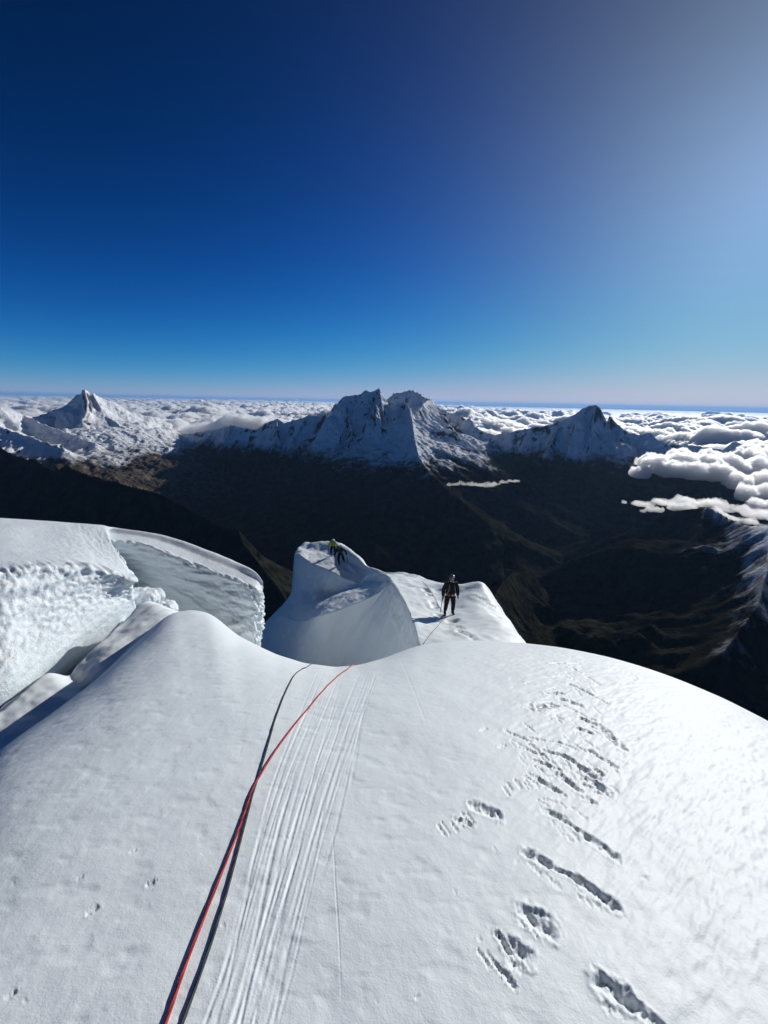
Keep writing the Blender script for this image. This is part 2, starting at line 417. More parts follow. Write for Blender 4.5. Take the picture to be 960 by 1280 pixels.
fg = mesh_obj('snow_slope', FG, grid_faces(len(th), NV, wrap=True), M_snow, kind='structure')
def fg_at(px, py):
    q = fg_hit(px, py); t = math.atan2(q[0], q[1]); r = math.hypot(*q)
    i = int(np.argmin(np.abs(th_f-t))); j = int(np.argmin(np.abs(rr[i]-r)))
    return np.array((q[0], q[1], float(FZ[i, j])))

# ------------------------------------------------------------------ ice cliff with its snow cap (left)
def serac():
    c = [
     [(-220, 700, 22), (-220, 652, 12.5), (-200, 690, 9.5), (-170, 752, 7.2), (-170, 850, 6.8), (-160, 1010, 6.3), (-150, 1050, 7.5)],
     [(-120, 700, 24), (-120, 649, 13.5), (-110, 685, 10), (-90, 734, 7.6), (-90, 830, 7.2), (-80, 950, 6.8), (-80, 990, 8)],
     [(-60, 700, 25), (-60, 647, 14.3), (-50, 682, 10.5), (-42, 725, 8.0), (-42, 815, 7.5), (-38, 912, 7.1), (-40, 950, 8.4)],
     [(0, 700, 26), (0, 648, 15), (5, 681, 11), (2, 717, 8.4), (2, 800, 7.9), (4, 876, 7.5), (0, 915, 8.8)],
     [(45, 705, 26), (40, 650, 15.5), (45, 680, 11.8), (45, 711, 9.0), (42, 780, 8.6), (54, 842, 8.4), (50, 890, 9.6)],
     [(90, 710, 26), (80, 653, 16), (88, 681, 12.5), (90, 709, 9.7), (84, 760, 9.4), (100, 804, 9.5), (100, 860, 10.6)],
     [(125, 715, 26), (108, 655, 16.3), (120, 684, 13), (130, 714, 10.4), (124, 745, 10.3), (140, 778, 10.5), (140, 840, 11.5)],
     [(150, 720, 26), (128, 657, 16.5), (144, 690, 13), (167, 725, 11.0), (164, 742, 11.2), (170, 768, 11.5), (170, 830, 12.4)],
     [(165, 725, 26), (137, 659, 16.6), (136, 676, 15), (156, 709, 12.3), (157, 728, 13.1), (165, 760, 13.3), (165, 820, 13.8)],
     [(180, 730, 26), (145, 660, 16.8), (130, 670, 15.8), (145, 693, 13.6), (149, 714, 14.6), (165, 756, 14.6), (165, 815, 14.8)],
     [(200, 735, 26), (165, 663, 16.9), (138, 667, 16.2), (134, 677, 15.0), (158, 712, 15.6), (186, 756, 14.8), (186, 820, 15)],
     [(230, 745, 26), (202, 669, 16.9), (186, 673, 16.2), (176, 680, 15.4), (204, 718, 15.0), (226, 768, 14.3), (226, 830, 14.6)],
     [(262, 755, 26), (238, 680, 16.6), (228, 687, 15.9), (222, 697, 15.0), (242, 738, 14.5), (262, 786, 13.9), (262, 845, 14.4)],
     [(292, 765, 25), (272, 693, 16.2), (265, 702, 15.4), (262, 713, 14.7), (279, 752, 14.2), (293, 800, 13.7), (293, 855, 14.4)],
     [(300, 775, 22), (301, 705, 15.8), (296, 714, 15.1), (296, 725, 14.5), (303, 764, 14.1), (307, 810, 13.7), (307, 865, 14.4)],
     [(310, 785, 21), (320, 717, 15.3), (319, 723, 14.9), (318, 735, 14.4), (320, 770, 14.0), (318, 816, 13.7), (318, 870, 14.4)],
     [(312, 790, 20), (328, 728, 15.1), (329, 733, 14.8), (328, 742, 14.6), (329, 776, 14.3), (323, 815, 14.0), (323, 872, 14.8)],
     [(312, 800, 19), (326, 737, 17), (326, 742, 16.6), (326, 750, 16.2), (325, 785, 16), (320, 830, 16), (320, 880, 16.5)],
    ]
    for q_c in c:                                   # the cap rolls over gently behind its skyline
        x_, y_, d_ = q_c[1]; q_c[0] = (min(x_, 322), y_+26, d_*1.12)
    G = lattice(c, 20, 26, crease_u=(7, 16), crease_v=(3,))
    N = grid_normals(G)
    if N[60, 20, 2] < 0: N = -N
    U = np.arange(G.shape[0])[:, None]/20.*np.ones((1, G.shape[1])); V = np.arange(G.shape[1])[None, :]/26.*np.ones((G.shape[0], 1))
    wall = sstep(2.75, 3.25, V); left = 1-sstep(6.8, 7.6, U)
    Z = G[..., 2]; A = G[..., 0]*.6+G[..., 1]*.8
    rough = .045*ridged(A*1.2, Z*4.2, 5, 5) + .034*fbm(A*9, Z*13, 4, 6) + .045*np.sin(Z*16+2.5*fbm(A*.5, Z*.8, 2, 8))*(1-sstep(3.3, 3.9, V))
    smoothw = .16*ridged(A*1.1+Z*1.3, Z*3.2-A*.9, 4, 15)+.03*fbm(A*5, Z*9, 3, 16)
    tip = sstep(14.2, 15.3, U)
    lowshade = sstep(4.2, 4.8, V)
    d = wall*(left*rough*(1-.7*lowshade) + (1-left)*(smoothw*(1-tip)+tip*.12*fbm(A*6, Z*6, 4, 25)))
    d += (1-wall)*(.02*fbm(G[..., 0]*.8, G[..., 1]*.8, 3, 33))
    # broken crumbly rim of the cap
    rim = np.exp(-((V-3.0)/.18)**2)
    d += rim*(.09*fbm(A*6, Z*6, 4, 44)+.02)
    lipr = np.exp(-((V-2.0)/.9)**2)*sstep(4, 5.5, U)*(1-sstep(7.5, 9.5, U))
    d += lipr*.03*ridged(G[..., 0]*4, G[..., 1]*4, 3, 45)
    G = G+N*d[..., None]
    return mesh_obj('ice_cliff', G, grid_faces(*G.shape[:2]), M_ice, kind='structure')
serac_o = serac()

def shelf():
    c = [
     [(-140, 960, 8.4), (-140, 975, 6.6), (-100, 1040, 6.0), (-40, 1130, 5.6), (-20, 1170, 5.9)],
     [(-70, 925, 8.4), (-60, 935, 6.9), (-30, 985, 6.4), (20, 1040, 6.0), (60, 1080, 6.3)],
     [(-20, 895, 9.0), (-5, 893, 7.5), (25, 935, 6.9), (70, 985, 6.5), (100, 1020, 6.8)],
     [(30, 865, 9.4), (30, 864, 8.1), (55, 902, 7.5), (100, 950, 7.1), (130, 990, 7.4)],
     [(58, 845, 10), (60, 841, 8.7), (84, 872, 8.1), (130, 915, 7.7), (160, 950, 8.0)],
     [(82, 850, 10.6), (86, 845, 9.0), (104, 862, 8.6), (150, 890, 8.3), (180, 930, 8.6)],
     [(98, 840, 11.2), (100, 830, 9.3), (122, 842, 8.9), (165, 866, 8.6), (195, 905, 8.9)],
     [(120, 825, 12), (128, 801, 10.0), (150, 815, 9.5), (185, 840, 9.2), (215, 880, 9.5)],
     [(150, 810, 12.5), (158, 774, 11.2), (180, 785, 10.5), (205, 810, 10.1), (235, 850, 10.4)],
     [(180, 800, 13), (186, 752, 12.2), (210, 766, 11.4), (240, 790, 11), (265, 830, 11.3)],
     [(215, 810, 14), (225, 765, 13.2), (245, 780, 12.3), (270, 800, 11.9), (290, 840, 12.2)],
    ]
    c = [[q_c[0]]+[(x_, y_, d_*.855) for x_, y_, d_ in q_c[1:4]]+[q_c[4]] for q_c in c]
    G = lattice(c, 14, 16, crease_v=(1,))
    G[..., 2] += .05*fbm(G[..., 0]*1.5, G[..., 1]*1.5, 4, 61)
    return mesh_obj('snow_shelf', G, grid_faces(*G.shape[:2]), M_snow, kind='structure')
shelf_o = shelf()
def snow_lump(c, r, seed):
    bm = __import__('bmesh').new(); __import__('bmesh').ops.create_icosphere(bm, subdivisions=5, radius=1)
    v = np.array([q.co[:] for q in bm.verts]); f = np.array([[q.index for q in k.verts] for k in bm.faces]); bm.free()
    d = 1+.28*fbm(v[:, 0]*1.2+v[:, 2]*.5, v[:, 1]*1.2-v[:, 2]*.4, 3, seed)+.07*fbm(v[:, 0]*5+v[:, 2], v[:, 1]*5-v[:, 2], 3, seed+3)
    return mesh_obj('snow_lump', c+v*d[:, None]*np.array(r), f, M_ice, kind='structure')
snow_lump(P(184, 748, 12.2), (.42, .45, .30), 1); snow_lump(P(203, 762, 12.0), (.40, .35, .22), 2); snow_lump(P(170, 748, 12.4), (.22, .3, .30), 3)
snow_lump(P(160, 782, 10.9), (.22, .2, .14), 4)

# ------------------------------------------------------------------ the corniced ridge below, with the climbers
def mid_ridge():
    # row order in each column: LB, F, Tl, Tu, W, C (crest), M, R (skyline), RB, RBB
    c = [
     [(545, 950, 12), (545, 930, 10.8), (545, 905, 10.0), (548, 890, 9.7), (550, 880, 9.6), (552, 868, 9.5), (600, 868, 9.4), (668, 860, 10.6), (700, 910, 11.5), (740, 1060, 13)],
     [(502, 880, 15.5), (508, 862, 14), (514, 845, 12.8), (518, 835, 12.2), (522, 824, 11.7), (526, 812, 11.3), (584, 808, 11.2), (650, 806, 12.4), (690, 860, 13.5), (740, 1000, 16)],
     [(470, 875, 19.5), (480, 850, 17.8), (496, 822, 15.6), (504, 810, 14.9), (511, 797, 14.2), (518, 782, 13.6), (560, 786, 14.0), (635, 782, 14.6), (670, 850, 16), (720, 1000, 19)],
     [(440, 875, 22.5), (458, 840, 20.8), (482, 798, 18.6), (492, 786, 17.9), (501, 771, 17.2), (508, 757, 16.6), (560, 767, 16.3), (622, 761, 17.2), (655, 825, 19), (705, 960, 22)],
     [(415, 875, 25), (436, 830, 23.6), (468, 774, 21.2), (479, 763, 20.6), (489, 748, 20.0), (497, 737, 19.4), (548, 747, 19.0), (608, 742, 19.2), (640, 800, 21.5), (690, 920, 25)],
     [(405, 885, 25.5), (428, 828, 24.0), (484, 735, 21.9), (485, 731, 22.1), (487, 728, 22.3), (489, 725, 22.4), (535, 733, 21.0), (600, 736, 20.2), (628, 790, 23), (672, 900, 27)],
     [(395, 885, 25.8), (420, 826, 24.4), (474, 741, 22.3), (475, 731, 24.2), (480, 727, 24.6), (484, 719, 25.2), (520, 724, 24.0), (577, 740, 22.9), (600, 790, 25), (650, 880, 30)],
     [(388, 882, 26), (412, 824, 24.8), (457, 749, 22.8), (456, 736, 25.9), (465, 726, 28), (473, 716, 27.6), (492, 719, 26.8), (530, 723, 26), (560, 770, 28), (610, 860, 33)],
     [(382, 878, 26.5), (405, 820, 25.1), (440, 756, 23.2), (438, 740, 27.0), (452, 731, 30), (461, 717, 29.6), (470, 716, 29.4), (486, 718, 29.2), (520, 760, 31), (570, 850, 36)],
     [(374, 874, 27), (398, 816, 25.5), (421, 764, 23.5), (418, 747, 27.8), (433, 737, 31.2), (447, 728, 30.2), (456, 713, 31.2), (465, 711, 32.0), (500, 760, 34), (550, 850, 40)],
     [(366, 868, 28), (388, 812, 26.2), (405, 768, 24.1), (402, 756, 28.0), (416, 739, 32), (428, 722, 31.2), (440, 706, 32.8), (452, 699, 34), (485, 760, 37), (530, 850, 43)],
     [(358, 860, 29.5), (378, 808, 27.4), (392, 772, 25.3), (389, 763, 28.7), (400, 738, 32.0), (407, 711, 32.6), (420, 697, 35), (439, 688, 37), (470, 760, 41), (510, 850, 47)],
     [(350, 852, 31.5), (368, 804, 29.5), (381, 776, 27.8), (381, 771, 28.8), (386, 738, 33.6), (387, 703, 34.4), (400, 690, 37.3), (428, 683, 39.5), (455, 760, 43), (490, 850, 50)],
     [(338, 845, 34), (354, 800, 32.2), (366, 776, 31.4), (368, 768, 32.4), (371, 735, 35.6), (372, 692, 36.6), (380, 686, 38.6), (400, 683, 41), (430, 760, 45), (470, 850, 52)],
     [(320, 835, 37), (332, 796, 35.6), (342, 772, 35.6), (352, 758, 36.6), (366, 740, 38.3), (367, 703, 39.5), (372, 690, 41), (382, 690, 43), (410, 760, 48), (450, 850, 55)],
     [(290, 850, 42), (296, 820, 42), (310, 800, 43), (325, 790, 44), (362, 790, 46), (364, 770, 47), (368, 750, 48), (380, 740, 50), (400, 800, 55), (430, 900, 62)],
    ]
    G = lattice(c, 24, 22, crease_v=(2, 5))
    N = grid_normals(G)
    if N[24*3, 22*6, 2] < 0: N = -N
    U = np.arange(G.shape[0])[:, None]/24.*np.ones((1, G.shape[1])); V = np.arange(G.shape[1])[None, :]/22.*np.ones((G.shape[0], 1))
    x, y, z = G[..., 0], G[..., 1], G[..., 2]
    d = .05*fbm(x*.7, y*.7, 4, 71) + .015*fbm(x*3, y*3, 3, 72)
    shaded = (1-sstep(4.6, 5.2, V))*(1-.9*sstep(1.5, 1.95, V)*(1-sstep(3.05, 3.6, V)))
    d += shaded*(.07*ridged((x+y)*.35, z*1.1, 4, 73)+.05*fbm((x-y)*1.6, z*2.2, 4, 79)) + (1-shaded)*(.035*fbm(x*1.1+y*.4, y*.6, 4, 78)+.09*fbm(x*.45, y*.3, 3, 81)*sstep(5.1, 5.8, V))
    # wind-scoured patch on the right flank by the small knob
    pt = P(612, 768, 17.2)
    k = np.exp(-(((x-pt[0])/.55)**2+((y-pt[1])/1.6)**2))
    d += k*(-.20+.16*ridged(x*2.2+y*1.4, y*1.1, 4, 74))
    G = G+N*d[..., None]
    # two soft folds running down the shaded face
    for p0, p1, wd, am in ((P(487, 744, 21.8), P(432, 812, 24.0), .45, .34), (P(500, 752, 19.4), P(478, 822, 19.2), .35, .22), (P(425, 770, 24.0), P(398, 826, 26.2), .5, .25)):
        ab = p1-p0; t_ = np.clip(((G-p0)@ab)/(ab@ab), 0, 1); D_ = np.linalg.norm(G-p0-t_[..., None]*ab, axis=-1)
        G = G+N*(am*np.exp(-(D_/wd)**2)*np.sin(np.pi*np.clip(t_*.9+.1, 0, 1)))[..., None]
    kb = P(601, 736, 20.2); q = np.exp(-(((x-kb[0])/.55)**2+((y-kb[1])/1.2)**2)); G[..., 2] += .42*q
    return G
RG = mid_ridge()
def bvh_of(G):
    return BVHTree.FromPolygons([tuple(v) for v in G.reshape(-1, 3).tolist()], grid_faces(*G.shape[:2]).tolist())
RB = bvh_of(RG)
def ridge_at(px, py):
    v = Vector(ray(px, py)); h = RB.ray_cast(Vector((0, 0, 0)), v.normalized())
    return np.array(h[0]) if h[0] is not None else None
def ridge_dent(px, py, w, depth, dx=0, dy=0):
    p = ridge_at(px, py)
    if p is None: return
    q = ridge_at(px+dx, py+dy)
    if q is None or np.linalg.norm(q-p) > 4: q = p
    D = np.full(RG.shape[:2], 9.)
    for t in (0, .25, .5, .75, 1):
        c = p*(1-t)+q*t; D = np.minimum(D, np.linalg.norm(RG-c, axis=-1))
    RG[..., 2] += -depth*np.exp(-(D/w)**2) + depth*.35*np.exp(-((D-1.9*w)/(.7*w))**2)
for a in [(563, 777, .14, .10, 4, 1), (568, 776, .10, .07), (571, 783, .10, .09, 8, 3), (575, 789, .12, .10, 4, 2), (580, 792, .10, .09, 10, 4), (592, 799, .12, .08), (586, 795, .10, .08),
          (548, 769, .13, .09, 3, 2), (543, 760, .12, .09), (540, 753, .14, .10, 4, 6), (536, 744, .12, .09), (531, 736, .14, .09, 3, 4), (534, 729, .12, .08), (526, 727, .12, .06),
          (429, 706, .16, .10), (433, 710, .16, .09, 3, 3), (440, 715, .16, .08), (421, 697, .14, .08), (425, 700, .14, .08), (436, 703, .14, .06), (414, 693, .14, .06)]:
    ridge_dent(*a)
ridge_o = mesh_obj('snow_ridge', RG, grid_faces(*RG.shape[:2]), M_ridge, kind='structure')
RB = bvh_of(RG)

# ------------------------------------------------------------------ mountains, valley: one height field fed by ridge lines
K = 1000.
RIDGES = [
 # group, slope left/right, drop depth, noise, points (px,py,km)
 ('pyramid', (1.15, .35), 380, [(-330, 500, 6.3), (-150, 514, 7.2), (-60, 510, 7.9), (0, 508, 8.6), (14, 512, 8.8), (30, 518, 9.0), (50, 521, 9.3), (72, 519, 9.7), (88, 502, 10), (97, 492, 10.1), (105, 485, 10.1),
      (115, 490, 10.2), (128, 497, 10.5), (142, 505, 10.8), (160, 515, 11.1), (178, 521, 11.4), (192, 528, 11.7), (205, 535, 12), (218, 542, 12.2)]),
 ('pyramid', (1.5, .36), 520, [(105, 485, 10.1), (109, 500, 9.8), (108, 515, 9.45), (102, 524, 9.2)]),
 ('pyramid', (1.0, .36), 150, [(115, 490, 10.2), (130, 517, 9.9), (158, 536, 9.6), (190, 551, 9.4)]),
 ('pyramid', (1.0, .36), 120, [(30, 518, 9.0), (52, 529, 8.8), (84, 541, 8.6), (118, 553, 8.4)]),
 ('pyramid', (1.0, .36), 90, [(-60, 510, 7.9), (-20, 526, 7.8), (30, 543, 7.8), (80, 560, 7.7)]),
 ('left_ridge', (1.1, .6), 600, [(-260, 560, 5.4), (-120, 552, 5.2), (-40, 549, 5.0), (0, 557, 4.9), (18, 569, 4.85), (45, 574, 4.8), (66, 586, 4.75), (85, 581, 4.75), (100, 590, 4.7), (125, 597, 4.6), (165, 607, 4.5), (200, 616, 4.4),
      (240, 636, 4.3), (268, 654, 4.1), (298, 662, 3.9), (303, 678, 3.8), (325, 705, 3.6), (345, 730, 3.4), (365, 760, 3.2), (390, 790, 3.0)]),
 ('left_ridge', (1.0, .6), 160, [(298, 664, 3.9), (318, 684, 3.95), (338, 712, 3.9)]),
 ('left_ridge', (1.0, .6), 120, [(303, 678, 3.8), (330, 704, 3.75), (352, 735, 3.6)]),
 ('left_ridge', (1.0, .6), 120, [(325, 705, 3.6), (345, 728, 3.55), (362, 752, 3.5)]),
 ('massif', (1.0, .50), 520, [(218, 542, 10.8), (240, 541, 10.5), (262, 537, 10.3), (275, 535, 10.2), (290, 531, 10.1), (305, 534, 10), (320, 536, 10), (335, 527, 10), (346, 523, 10), (355, 528, 10), (375, 523, 10), (388, 518, 10), (400, 521, 10),
      (415, 513, 10), (424, 500, 10), (433, 494, 10), (450, 493, 10), (457, 487, 10), (464, 489, 10), (474, 485, 10), (480, 493, 10), (487, 502, 10)]),
 ('massif', (1.0, .50), 520, [(484, 499, 12), (493, 490, 12.1), (503, 490, 12.2), (513, 486, 12.2), (522, 489, 12.1), (530, 495, 12), (540, 499, 11.8), (548, 508, 11.6), (560, 515, 11.3), (572, 519, 11), (580, 526, 10.8), (587, 522, 10.6), (593, 532, 10.5),
      (605, 540, 10.4), (618, 543, 10.3), (640, 540, 10), (660, 535, 9.9), (682, 532, 9.8), (697, 527, 9.7), (707, 526, 9.6), (718, 518, 9.5), (728, 511, 9.5), (736, 507, 9.5), (744, 505, 9.5), (750, 509, 9.5), (757, 518, 9.5), (768, 525, 9.4), (776, 534, 9.3),
      (788, 542, 9.2), (800, 544, 9.1), (808, 541, 9), (813, 540, 9), (820, 547, 8.9), (832, 553, 8.8), (850, 556, 8.7), (870, 556, 8.6), (890, 560, 8.5), (905, 562, 8.45), (915, 553, 8.4), (922, 551, 8.4), (928, 556, 8.4), (934, 566, 8.4), (950, 590, 8.3)]),
 ('massif', (1.1, .50), 520, [(487, 502, 10), (497, 504, 9.9), (506, 501, 9.9), (512, 510, 9.7), (521, 515, 9.6), (528, 505, 9.9), (534, 500, 10.6), (540, 499, 11.4)]),
 ('massif', (.55, .36), 90, [(512, 510, 9.7), (516, 532, 8.7), (518, 548, 8.1), (524, 572, 7.4), (538, 592, 6.9), (560, 612, 6.5), (585, 632, 6.1), (612, 655, 5.8), (635, 680, 5.5), (652, 702, 5.3)]),
 ('massif', (1.3, .52), 420, [(430, 500, 10), (436, 520, 9.6), (440, 540, 9.2), (432, 560, 8.8), (425, 590, 8.2)]),
 ('massif', (1.3, .52), 420, [(474, 486, 10), (480, 520, 9.5), (478, 548, 9.0), (470, 575, 8.4)]),
 ('massif', (1.3, .52), 420, [(346, 523, 10), (345, 545, 9.6), (335, 570, 9.1)]),
 ('massif', (1.3, .52), 420, [(290, 531, 10.1), (280, 552, 9.7), (262, 580, 9.1)]),
 ('massif', (1.4, .52), 520, [(744, 505, 9.5), (740, 535, 9.1), (730, 570, 8.5), (725, 610, 7.8)]),
 ('massif', (1.3, .52), 420, [(776, 534, 9.3), (772, 560, 8.9), (770, 590, 8.3)]),
 ('massif', (1.3, .52), 420, [(700, 527, 9.7), (685, 560, 9.1), (680, 600, 8.3)]),
 ('right_ridge', (1.0, .52), 260, [(690, 725, 6.0), (750, 690, 5.6), (790, 665, 5.3), (822, 645, 5.1), (850, 637, 4.9), (882, 632, 4.7), (895, 637, 4.5), (912, 648, 4.2), (935, 657, 3.7), (965, 656, 3.3), (1030, 650, 2.9), (1150, 640, 2.6)]),
 ('right_ridge', (1.0, .5), 220, [(882, 634, 4.7), (872, 665, 4.2), (850, 700, 3.8), (810, 740, 3.5)]),
 ('right_ridge', (1.0, .5), 220, [(965, 656, 3.3), (962, 700, 2.8), (945, 760, 2.4), (900, 820, 2.1)]),
 ('own_flank', (.9, .55), 400, [(480, 900, .20), (520, 880, .45), (560, 850, .9), (590, 800, 1.6), (612, 755, 2.4), (628, 728, 3.1), (640, 716, 3.7), (665, 712, 4.2)]),
 ('own_flank', (.9, .55), 400, [(590, 800, 1.6), (640, 790, 1.9), (690, 785, 2.2), (715, 800, 2.2), (730, 830, 2.1)]),
]
TT = np.linspace(R(-60), R(60), 980)
RR = .15*(24/.15)**np.linspace(0, 1, 560)*K
RR = np.concatenate([[150], np.linspace(400, 2600, 60), np.linspace(2600, 6400, 100)[1:], np.linspace(6400, 12000, 350)[1:], np.linspace(12000, 13500, 24)[1:], np.linspace(13700, 30000, 24)])
TA, RA = np.meshgrid(TT, RR, indexing='ij')
TX, TY = np.sin(TA)*RA, np.cos(TA)*RA
wx = TX + 180*fbm(TX/900., TY/900., 4, 201); wy = TY + 180*fbm(TX/900., TY/900., 4, 301)
wamp = np.zeros_like(TX)
BASE = -2950.+650*sstep(200, 1400, TX)
names = ['pyramid', 'left_ridge', 'massif', 'right_ridge', 'own_flank', 'valley']
best = BASE+np.zeros(TX.shape); own = np.full(TX.shape, 5, dtype=np.int8); dcrest = np.full(TX.shape, 4000.)
spurn = ridged(TX/1100., TY/1100., 3, 411)
for gi, (grp, slope, drop, pts) in enumerate(RIDGES):
    Q = np.array([P(a, b, c*K) for a, b, c in pts])
    slope, lin = slope if isinstance(slope, tuple) else (slope, .10)
    bd = np.full(TX.shape, 1e9); bh = np.full(TX.shape, -9e9); bs = np.zeros(TX.shape); acc = 0
    for a, b in zip(Q[:-1], Q[1:]):
        dv = b[:2]-a[:2]; L = math.hypot(*dv)
        # warp grows away from the crest so the crest itself stays on its line
        t = ((TX-a[0])*dv[0]+(TY-a[1])*dv[1])/(L*L); tc = np.clip(t, 0, 1)
        d = np.hypot(TX-a[0]-tc*dv[0], TY-a[1]-tc*dv[1])
        h = a[2]+tc*(b[2]-a[2]) - min(slope, 1.)*d
        m = h > bh
        bh = np.where(m, h, bh); bd = np.where(m, d, bd); bs = np.where(m, acc+tc*L, bs); acc += L
    crest = bh+min(slope, 1.)*bd
    side = fbm(bs/420.+gi*7, bd/2400., 4, 500+gi)*(1-sstep(900, 2600, bd))                       # ribs and gullies running down from the crest
    ribs = fbm(bs/130.+gi*3, bd/900., 3, 600+gi)*(1-sstep(400, 1300, bd))
    rib_a = .3 if grp == 'left_ridge' else .55
    bl = np.minimum(bd, 1100.)
    de = bd + bl*(rib_a*side+.16*ribs)+ .12*np.minimum(bd, 500.)*fbm(TX/350., TY/350., 4, 640)
    de = np.maximum(de, 0)
    s_ = slope*1.18
    h = crest - drop*(1-np.exp(-s_*de/drop)) - lin*de
    w = sstep(0, 350, bd)
    h = h + 34*(ridged(bs/90., bd/500., 3, 700+gi)-.4)*sstep(15, 160, bd)*(1-sstep(500, 1300, bd))
    m = h > best
    best = np.where(m, h, best); own = np.where(m, names.index(grp), own).astype(np.int8)
    dcrest = np.minimum(dcrest, bd)
far = sstep(20, 500, dcrest)
TZ = np.maximum(best, BASE) + far*(1-.7*(1-sstep(-2250, -1500, best)))*(70*ridged(TX/700., TY/700., 5, 801)-35) + sstep(5, 60, dcrest)*14*fbm(TX/120., TY/120., 4, 820) + 26*np.exp(-dcrest/70.)*fbm(TX/130., TY/130., 4, 830)*sstep(4000, 7000, RA)
hi = sstep(5200, 7000, RA)*sstep(-2300, -1500, TZ)
TZ = TZ + hi*(34*(ridged(wx/330., wy/330., 4, 861)-.35)*sstep(20, 140, dcrest) + 9*fbm(TX/70., TY/70., 3, 871))
TZ = np.where(RA > 13600, TZ-(RA-13600)*.1, TZ); TZ = np.maximum(TZ, -2600)
TER = np.stack([TX, TY, TZ], -1)
TF = grid_faces(*TX.shape); fo = own[:-1, :-1].reshape(-1)
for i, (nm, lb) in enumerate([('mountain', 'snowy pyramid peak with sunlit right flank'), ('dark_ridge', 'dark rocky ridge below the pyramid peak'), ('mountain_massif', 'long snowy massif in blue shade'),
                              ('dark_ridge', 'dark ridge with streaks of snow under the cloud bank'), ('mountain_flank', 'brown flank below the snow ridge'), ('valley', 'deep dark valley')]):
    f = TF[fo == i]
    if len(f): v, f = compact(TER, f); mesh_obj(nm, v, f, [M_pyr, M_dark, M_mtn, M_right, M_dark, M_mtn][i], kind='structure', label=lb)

# ground beyond the mountains, out to the horizon
def ground():
    t = np.linspace(-math.pi, math.pi, 97); r = np.array([0, 60, 8e3, 28e3, 60e3, 120e3, 250e3, 700e3])
    A, B = np.meshgrid(t, r, indexing='ij')
    Zg = np.where(B < 100, -2700, -2700)
    return mesh_obj('ground', np.stack([np.sin(A)*B, np.cos(A)*B, Zg+0*A], -1), grid_faces(97, len(r)), M_mtn, kind='structure')
ground()

# ------------------------------------------------------------------ clouds
def cloud_sea():
    t = np.linspace(R(-58), R(58), 840); r = 13000*(330/13.)**(np.linspace(0, 1, 300))
    A, B = np.meshgrid(t, r, indexing='ij'); X = np.sin(A)*B; Y = np.cos(A)*B
    c = fbm(X/9000., Y/9000., 4, 901)+.15
    c = c + .9*(1-sstep(R(2), R(20), A)) - .45*sstep(30e3, 60e3, B)*sstep(R(0), R(12), A) - 1.3*sstep(75e3, 120e3, B*(1+.5*fbm(X/40e3, Y/16e3, 3, 977)))
    cov = sstep(-.25, .35, c)
    lump = billow(X/3600., Y/3600., 7, 931, .60); big = billow(X/9000., Y/9000., 2, 951)
    Z = -1560 + cov*(-120+960*lump+480*big)
    Z = np.where(cov < .03, -2400, Z)
    Z = Z - 900*(1-sstep(0, .25, cov))
    G = np.stack([X, Y, Z], -1)
    return closed_field('cloud_sea', G, -2420, M_sea, 'sea of white cumulus cloud beyond the mountains')
def closed_field(name, G, zb, mat, lab):
    """watertight body: height field on top, walls and a flat underside"""
    nu, nv = G.shape[:2]; n = nu*nv; f = grid_faces(nu, nv).tolist()
    G = G.copy(); G[..., 2] = np.maximum(G[..., 2], zb+4)
    loop = [i*nv for i in range(nu)] + [(nu-1)*nv+j for j in range(1, nv)] + [i*nv+nv-1 for i in range(nu-2, -1, -1)] + [j for j in range(nv-2, 0, -1)]
    v = G.reshape(-1, 3); w = v[loop].copy(); w[:, 2] = zb; L = len(loop)
    for k in range(L):
        a, b = loop[k], loop[(k+1) % L]; f.append((b, a, n+k, n+(k+1) % L))
    f.append(tuple(n+k for k in range(L))[::-1])
    return mesh_obj(name, np.concatenate([v, w]), f, mat, kind='stuff', label=lab)
cloud_sea()
import bmesh
_ICO = {}
def ico(sub):
    if sub not in _ICO:
        bm = bmesh.new(); bmesh.ops.create_icosphere(bm, subdivisions=sub, radius=1)
        _ICO[sub] = (np.array([v.co[:] for v in bm.verts]), np.array([[v.index for v in f.verts] for f in bm.faces])); bm.free()
    return _ICO[sub]
def n3(x, y, z, o, s): return (fbm(x+z*.31, y-z*.27, o, s)+fbm(y+5.2, z+1.3, o, s+7)+fbm(z-2.7, x+8.1, o, s+13))/1.8
def b3(x, y, z, o, s): return (billow(x+z*.31, y-z*.27, o, s)+billow(y+5.2, z+1.3, o, s+7)+billow(z-2.7, x+8.1, o, s+13))/3
